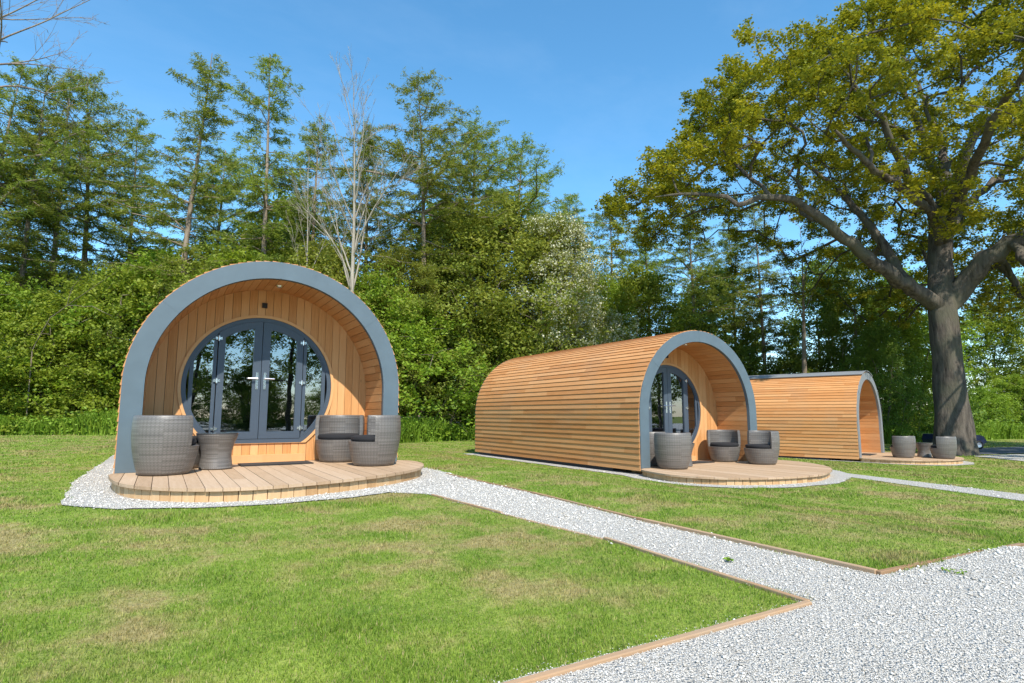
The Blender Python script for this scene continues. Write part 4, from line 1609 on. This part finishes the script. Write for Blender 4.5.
def make_bare(H, spread, seed, first=.35, r0=.12, n1=16, up=.55, levels=3, tip=.006, leaders=3, lenf=.42):
    """leafless crown: straight ascending branches that fork into ever finer twigs"""
    g = np.random.default_rng(seed)
    s = Skel()
    ax = []
    for i in range(21):
        t = i / 20
        ax.append(np.array([.25 * math.sin(t * 3 + seed) * t, .2 * math.sin(t * 2.3 + seed * 2) * t, H * t * .93]))
    ids = s.line(ax, [max(.012, r0 * (1 - t) ** 1.1) for t in np.linspace(0, 1, 21)], step=.5)
    P = [s.p[i] for i in ids]
    def br(par, d, L, r, lev):
        n = max(3, int(L / .35))
        q = par
        c = g.normal(0, .05, 3)
        kids = []
        for k in range(1, n + 1):
            d = d + c + np.array([0, 0, up * .12]) + g.normal(0, .035, 3)
            d = d / np.linalg.norm(d)
            q = s.add(s.p[q] + d * L / n, q, max(.004, r * (1 - .85 * k / n)))
            kids.append((q, d.copy(), k / n))
        if lev <= 0: return
        m = int(3 + L * (2.2 if lev > 1 else 3.2))
        for _ in range(m):
            q, dd, t = kids[int(g.integers(max(0, n // 4), n))]
            side = g.normal(0, 1, 3); side -= dd * side.dot(dd); side /= np.linalg.norm(side)
            nd = dd * g.uniform(.75, 1.0) + side * g.uniform(.35, .75) + np.array([0, 0, .15])
            br(q, nd / np.linalg.norm(nd), L * g.uniform(.28, .5) * (1.2 - .6 * t), r * .5 * (1.1 - t), lev - 1)
    az = 0
    for k in range(n1):
        t = first + (1 - first) * (k + g.random()) / n1 * .93
        az += 2.4 + g.normal(0, .4)
        q = ids[min(len(ids) - 1, int(t / .93 * (len(ids) - 1)) if t < .93 else len(ids) - 1)]
        L = H * lenf * (1.05 - t) ** .7 * g.uniform(.7, 1.15)
        d = np.array([math.cos(az) * spread, math.sin(az) * spread, g.uniform(.75, 1.2)])
        br(q, d / np.linalg.norm(d), L, r0 * .42 * (1.1 - t), levels - 1)
    tv, tf = s.mesh(tip=.003, ex=3.2)
    return mesh_np('bare_branches', tv, tf, smooth=True)


def plant_bare(me, px, D, py, H, lab, rot, mat, wide=1.0):
    root = empty('bare_tree')
    link('trunk', me, mat, root)
    X, Y = at(px, D); zb = gzf(X) - .03
    sc = (zat(py, D) - zb) / H
    root.location = (X, Y, zb); root.scale = (sc * wide, sc * wide, sc); root.rotation_euler = (0, 0, rot)
    tag(root, lab, 'tree', 'leafless trees')


plant_bare(make_bare(13, .42, 51, .36, .13, 22, .6), 345, 25.0, 62, 13.0, 'pale leafless tree with a fan of fine upright twigs', 0, M['palebark'])
plant_bare(make_bare(9, .8, 52, .5, .14, 9, .4), 806, 33, 214, 9.0, 'small dead tree with a forked top left of the oak limb', 1, M['larchbark'])
plant_bare(make_bare(15, 1.3, 53, .66, .17, 34, .0, lenf=.52), -42, 21.0, -62, 14.6, 'bare branched tree whose twigs reach in at the upper left corner', 2, M['larchbark'])
plant_bare(make_bare(8, .5, 55, .5, .08, 9, .5), 298, 25.4, 150, 8.0, 'slim leafless stem left of the pale fan shaped tree', 2, M['palebark'], .8)
# thin dead forked branch among the left shrubs
s = Skel()
p0 = at3(32, 352, 23.8); s.add(p0, -1, .035)
b = s.line([at3(32, 352, 23.8), at3(50, 318, 23.4), at3(76, 299, 23.2), at3(98, 284, 23.2), at3(116, 272, 23.2)], [.02, .018, .015, .011, .006], par=0, step=.4, wob=.02)
j = b[len(b) // 2]
s.line([at3(92, 306, 23.0), at3(112, 316, 22.9)], [.018, .008], par=j, step=.4, wob=.02)
s.line([at3(72, 288, 23.3), at3(82, 276, 23.3)], [.014, .006], par=j, step=.3, wob=.02)
gx, gy = p0[0], p0[1]
s2 = Skel(); s2.p = [np.array([gx, gy + .3, gzf(gx) - .05])] + s.p; s2.par = [-1] + [q + 1 if q >= 0 else 0 for q in s.par]; s2.rmin = [.025] + s.rmin; s2.dist = [0] * len(s2.p)
tv, tf = s2.mesh(tip=.008)
root = empty('dead_branch', (gx, gy, gzf(gx)))
link('stem', mesh_np('dead_stem', tv - np.array([gx, gy, gzf(gx)]), tf, smooth=True), M['twig'], root)
tag(root, 'thin pale forked dead branch standing up from the shrubs left of the front on pod', 'branch')

# ---------------------------------------------------------------- tall grass and nettles at the foot of the shrubs
N = 90000
px = rng.uniform(-120, 1120, N); dd = edge_line(px) + rng.uniform(0, 1.9, N) ** 1.0
k = (px - 512) / FPX / 1.0077
x = CF.x * dd + CR.x * k * dd; y = CF.y * dd + CR.y * k * dd
ok = ~in_gravel(x, y) & ~in_pod(x, y)
x, y, dd = x[ok], y[ok], dd[ok]; n = len(x)
h = rng.uniform(.30, .90, n) * (.45 + 1.0 * vnoise(x, y, 1.1, 7))
az = rng.random(n) * 2 * PI; wd = rng.uniform(.012, .026, n)
la = rng.random(n) * 2 * PI; ln = h * rng.uniform(.1, .5, n)
z = gz(x)
b0 = np.stack([x, y, z], 1); sd = np.stack([np.cos(az) * wd, np.sin(az) * wd, 0 * x], 1)
mid = b0 + np.stack([np.cos(la) * ln * .3, np.sin(la) * ln * .3, h * .6], 1); tip = b0 + np.stack([np.cos(la) * ln, np.sin(la) * ln, h], 1)
V = np.stack([b0 - sd, b0 + sd, mid + sd * .8, tip, mid - sd * .8], 1).reshape(-1, 3)
F = np.arange(5 * n).reshape(-1, 5)
rdv = np.repeat(rng.random(n), 5)
# broad leaves between the stalks
LC = np.stack([x, y, z + h * rng.uniform(.2, 1.1, n)], 1) + rng.normal(0, .07, (n, 3))
LV, LF, lr = leaf_quads(LC, .12, .6, .9)
me = mesh_np('tall_grass', np.concatenate([V, LV]), [F, LF + len(V)], attrs={'rnd': np.concatenate([rdv, lr])})
tag(link('undergrowth', me, M['nettle']), kind='stuff')

# ---------------------------------------------------------------- the mass of the wood behind (low understorey that reads as one)
N = 2600
px = rng.uniform(-160, 1180, N); dd = edge_line(px) + rng.uniform(5, 20, N)
k = (px - 512) / FPX / 1.0077
x = CF.x * dd + CR.x * k * dd; y = CF.y * dd + CR.y * k * dd
hmax = np.interp(px, [-160, 0, 150, 400, 560, 700, 860, 1180], [3.4, 3.6, 4.2, 6.5, 6.5, 1.8, 1.5, 1.6])
zc = gz(x) + hmax * rng.random(N) ** .8 * (.75 + .5 * vnoise(x, y, 3.0, 9))
V, F, rd, B = bunches(np.stack([x, y, zc], 1), 4, 9, 1.0, .38, .27, .65, .4)
tag(link('woodland', mesh_np('woodland', V, [F], attrs={'rnd': rd}), M['darkleaf']), kind='stuff')

# ---------------------------------------------------------------- trees across the driveway (seen mirrored in the glass doors)
for i, (x, y, src, sc, lab) in enumerate([(1.0, -15, TREE[1], .95, 'tree across the driveway mirrored in the door glass'), (6.2, -17, TREE[0], .95, 'taller tree across the driveway mirrored in the door glass'),
                                     (3.6, -13, BUSH[1], .6, 'shrub across the driveway, mirrored only'), (11, -16, TREE[1], .9, 'tree mirrored in the right door pane, across the driveway'), (33, -15, TREE[0], .9, 'far tree across the driveway mirrored in the side-showing pod glass')]):
    t = plant_broad('broadleaf_tree', src, 0, 10, 0, lab, 'tree', 'trees across the driveway', 'darkleaf', i * 1.1, 1.0, 1.0, 'oakbark')
    t.location = (x, y, gzf(x)); t.scale = (sc, sc, sc)
for i, x in enumerate((-9, -4, 1, 6, 11, 16, 24, 30, 36, 42)):
    t = plant_broad('shrub', BUSH[i % 3], 0, 10, 0, 'shrub in the hedge across the driveway, mirrored low in the door glass', 'shrub', 'hedge shrubs across the driveway', 'darkleaf', i * 1.9, 1.0, 1.0)
    t.location = (x, -26, gzf(x)); t.scale = (1.2, 1.2, .62)
# ================================================================ wire fence, small vehicle, light, camera
def fence(p0, p1, n, lab):
    root = empty('wire_fence', (p0[0], p0[1], gzf(p0[0])))
    tag(root, lab, 'fence')
    ox, oy, oz = root.location
    for i in range(n):
        t = i / (n - 1)
        x, y = p0[0] + (p1[0] - p0[0]) * t, p0[1] + (p1[1] - p0[1]) * t
        m = MB(); z = gzf(x) - oz
        m.tube((x - ox, y - oy, z - .2), (x - ox + .01, y - oy, z + 1.12), .045, .04, 7)
        m.build('post', M['post'], root)
    for h in (.25, .5, .75, 1.0):
        m = MB()
        m.tube((0, -.05, h), (p1[0] - ox, p1[1] - oy - .05, gzf(p1[0]) - oz + h), .006, .006, 4)
        m.build('wire', M['wire'], root)


fence(at(384, 24.6), at(482, 27.0), 4, 'low post and wire fence in the tall grass between the two nearest pods')

# small dark vehicle half hidden behind the oak trunk
def make_buggy():
    root = empty('utility_buggy')
    tag(root, 'small dark navy buggy mostly hidden behind the oak trunk, one pale wheel showing', 'buggy')
    m = MB()
    sec = [(-1.25, .28), (1.2, .28), (1.35, .40), (1.32, .62), (1.0, .70), (.55, .72), (.42, .52), (-.35, .52), (-.45, .74), (-1.2, .74), (-1.32, .6)]
    def slab(sec, y0, y1):
        m.prism(sec, y0, y1, plane='xz')
    slab([(-1.25, .28), (1.2, .28), (1.35, .40), (1.30, .52), (-1.32, .52)], -.5, .5)
    slab([(.45, .521), (1.29, .521), (1.25, .66), (1.0, .74), (.55, .76)], -.46, .46)
    slab([(-1.30, .521), (-.42, .521), (-.46, .78), (-1.25, .78)], -.48, .48)
    body = m.build('body', M['navy'], root, weld=False)
    m = MB(); m.box(-.40, .15, -.42, .42, .53, .66); m.box(-.41, -.30, -.42, .42, .661, 1.02)
    m.build('seat', M['tyre'], root)
    m = MB(); m.tube((.55, -.18, .75), (.30, -.18, 1.02), .02)
    A = np.linspace(0, 2 * PI, 17)
    for a, b in zip(A[:-1], A[1:]):
        P = lambda t: (.30 + .10 * math.sin(t) * .7, -.18 + .17 * math.cos(t), 1.02 + .17 * math.sin(t) * .7)
        m.tube(P(a), P(b), .014, caps=False, k=6)
    m.build('steering_wheel', M['tyre'], root)
    m = MB()
    for sx in (-.42, .55):
        for sy in (-.44, .44):
            m.tube((sx, sy, .76), (sx * .92, sy, 1.30 if sx < 0 else 1.22), .022)
    m.tube((-.386, -.44, 1.30), (-.386, .44, 1.30), .022)
    m.build('roll_bar', M['navy'], root)
    for sx in (-.85, .88):
        for sy in (-.52, .52):
            w = MB()
            R_ = [(.13, -.09), (.19, -.095), (.225, -.07), (.232, 0), (.225, .07), (.19, .095), (.13, .09)]
            w.rev(R_, 24)
            w.v = [(sx + x, sy + z, .235 + y) for x, y, z in w.v]
            wh = w.build('wheel', M['tyre'], root)
            q = MB(); q.rev([(0, -.05), (.05, -.07), (.13, -.078), (.135, -.05), (.135, .05), (.13, .078), (.05, .07), (0, .05)], 20)
            q.v = [(sx + x, sy + z, .235 + y) for x, y, z in q.v]
            q.build('rim', M['silver'], wh)
    for sy in (-.32, .32):
        m = MB(); m.tube((1.33, sy, .47), (1.365, sy, .47), .06, .055, 14); m.build('headlight', M['silver'], root)
    return root


bg = make_buggy()
bx, by = at(951, 25.8)
bg.location = (bx, by, gzf(bx) + .02)
bg.scale = (.82, .82, .82)
bg.rotation_euler = (0, 0, -YAW - R(4))

# two little weeds in the gravel by the lawn edge
for i, (px, py, lab) in enumerate([(940, 566, 'small green weed growing in the driveway gravel near the middle lawn edge'), (722, 556, 'tiny weed growing in the gravel path')]):
    D = .81 * FPX / (py - 414)
    X, Y = at(px, D)
    n = 26
    a = rng.random(n) * 2 * PI; rr = rng.random(n) ** .5 * (.05 if i == 0 else .025)
    c = np.stack([np.cos(a) * rr, np.sin(a) * rr, .006 + rng.random(n) * .012], 1)
    V, F, rd = leaf_quads(c, .022, .6, 1.5)
    w_ = link('weed', mesh_np('weed', V, [F], attrs={'rnd': rd}), M['nettle'])
    w_.location = (X, Y, gzf(X) + .008)
    tag(w_, lab, 'weed')

# ---------------------------------------------------------------- sky and sun
SUN_AZ, SUN_EL = R(12), R(49)        # sun stands in front of the pods, a little to their left
sd = Vector((-math.sin(SUN_AZ) * math.cos(SUN_EL), -math.cos(SUN_AZ) * math.cos(SUN_EL), math.sin(SUN_EL)))
ld = bpy.data.lights.new('sun', 'SUN')
ld.energy = 3.1
ld.angle = R(.53)
ld.color = (1.0, .93, .82)
lo = bpy.data.objects.new('sun', ld); COL.objects.link(lo)
lo.location = sd * 60
lo.rotation_euler = sd.to_track_quat('Z', 'Y').to_euler()

w = bpy.data.worlds.new('World'); scene.world = w; w.use_nodes = True
nt = w.node_tree; nt.nodes.clear()
sky = nt.nodes.new('ShaderNodeTexSky'); sky.sky_type = 'NISHITA'; sky.sun_disc = False
sky.sun_elevation = SUN_EL
sky.sun_rotation = PI + SUN_AZ
sky.altitude = 80; sky.air_density = 1.0; sky.dust_density = .3; sky.ozone_density = 4.0
bgn = nt.nodes.new('ShaderNodeBackground'); bgn.inputs[1].default_value = .132
out = nt.nodes.new('ShaderNodeOutputWorld')
hs = nt.nodes.new('ShaderNodeHueSaturation'); hs.inputs['Saturation'].default_value = 1.17; hs.inputs['Hue'].default_value = .487
nt.links.new(sky.outputs[0], hs.inputs['Color'])
# thin high cirrus
tc = nt.nodes.new('ShaderNodeTexCoord'); mp = nt.nodes.new('ShaderNodeMapping'); mp.inputs['Scale'].default_value = (1.2, 3.5, 5.0); mp.inputs['Rotation'].default_value = (.3, .2, .5)
nt.links.new(tc.outputs['Generated'], mp.inputs[0])
cn = nt.nodes.new('ShaderNodeTexNoise'); cn.inputs['Scale'].default_value = 1.6; cn.inputs['Detail'].default_value = 7; cn.inputs['Roughness'].default_value = .62
nt.links.new(mp.outputs[0], cn.inputs['Vector'])
cr = nt.nodes.new('ShaderNodeMapRange'); cr.inputs[1].default_value = .48; cr.inputs[2].default_value = .85; cr.inputs[3].default_value = 0; cr.inputs[4].default_value = .04
nt.links.new(cn.outputs[0], cr.inputs[0])
cm = nt.nodes.new('ShaderNodeMix'); cm.data_type = 'RGBA'; cm.inputs[7].default_value = (6.5, 7.0, 7.6, 1)
nt.links.new(cr.outputs[0], cm.inputs[0]); nt.links.new(hs.outputs[0], cm.inputs[6])
nt.links.new(cm.outputs[2], bgn.inputs[0]); nt.links.new(bgn.outputs[0], out.inputs[0])

cam = bpy.data.cameras.new('camera')
cam.sensor_width = 36; cam.lens = FPX / 1024 * 36
cam.clip_start = .05; cam.clip_end = 2500
co_ = bpy.data.objects.new('camera', cam); COL.objects.link(co_)
co_.location = (0, 0, 0)
co_.rotation_euler = (PI / 2 + PITCH, 0, -YAW)
scene.camera = co_

scene.render.engine = 'CYCLES'
scene.cycles.use_denoising = True
scene.cycles.max_bounces = 8
scene.cycles.transparent_max_bounces = 12
scene.render.film_transparent = False
vs = scene.view_settings
vs.view_transform = 'Standard'; vs.look = 'None'; vs.gamma = 1.0; vs.use_curve_mapping = False
vs.exposure = 1.08
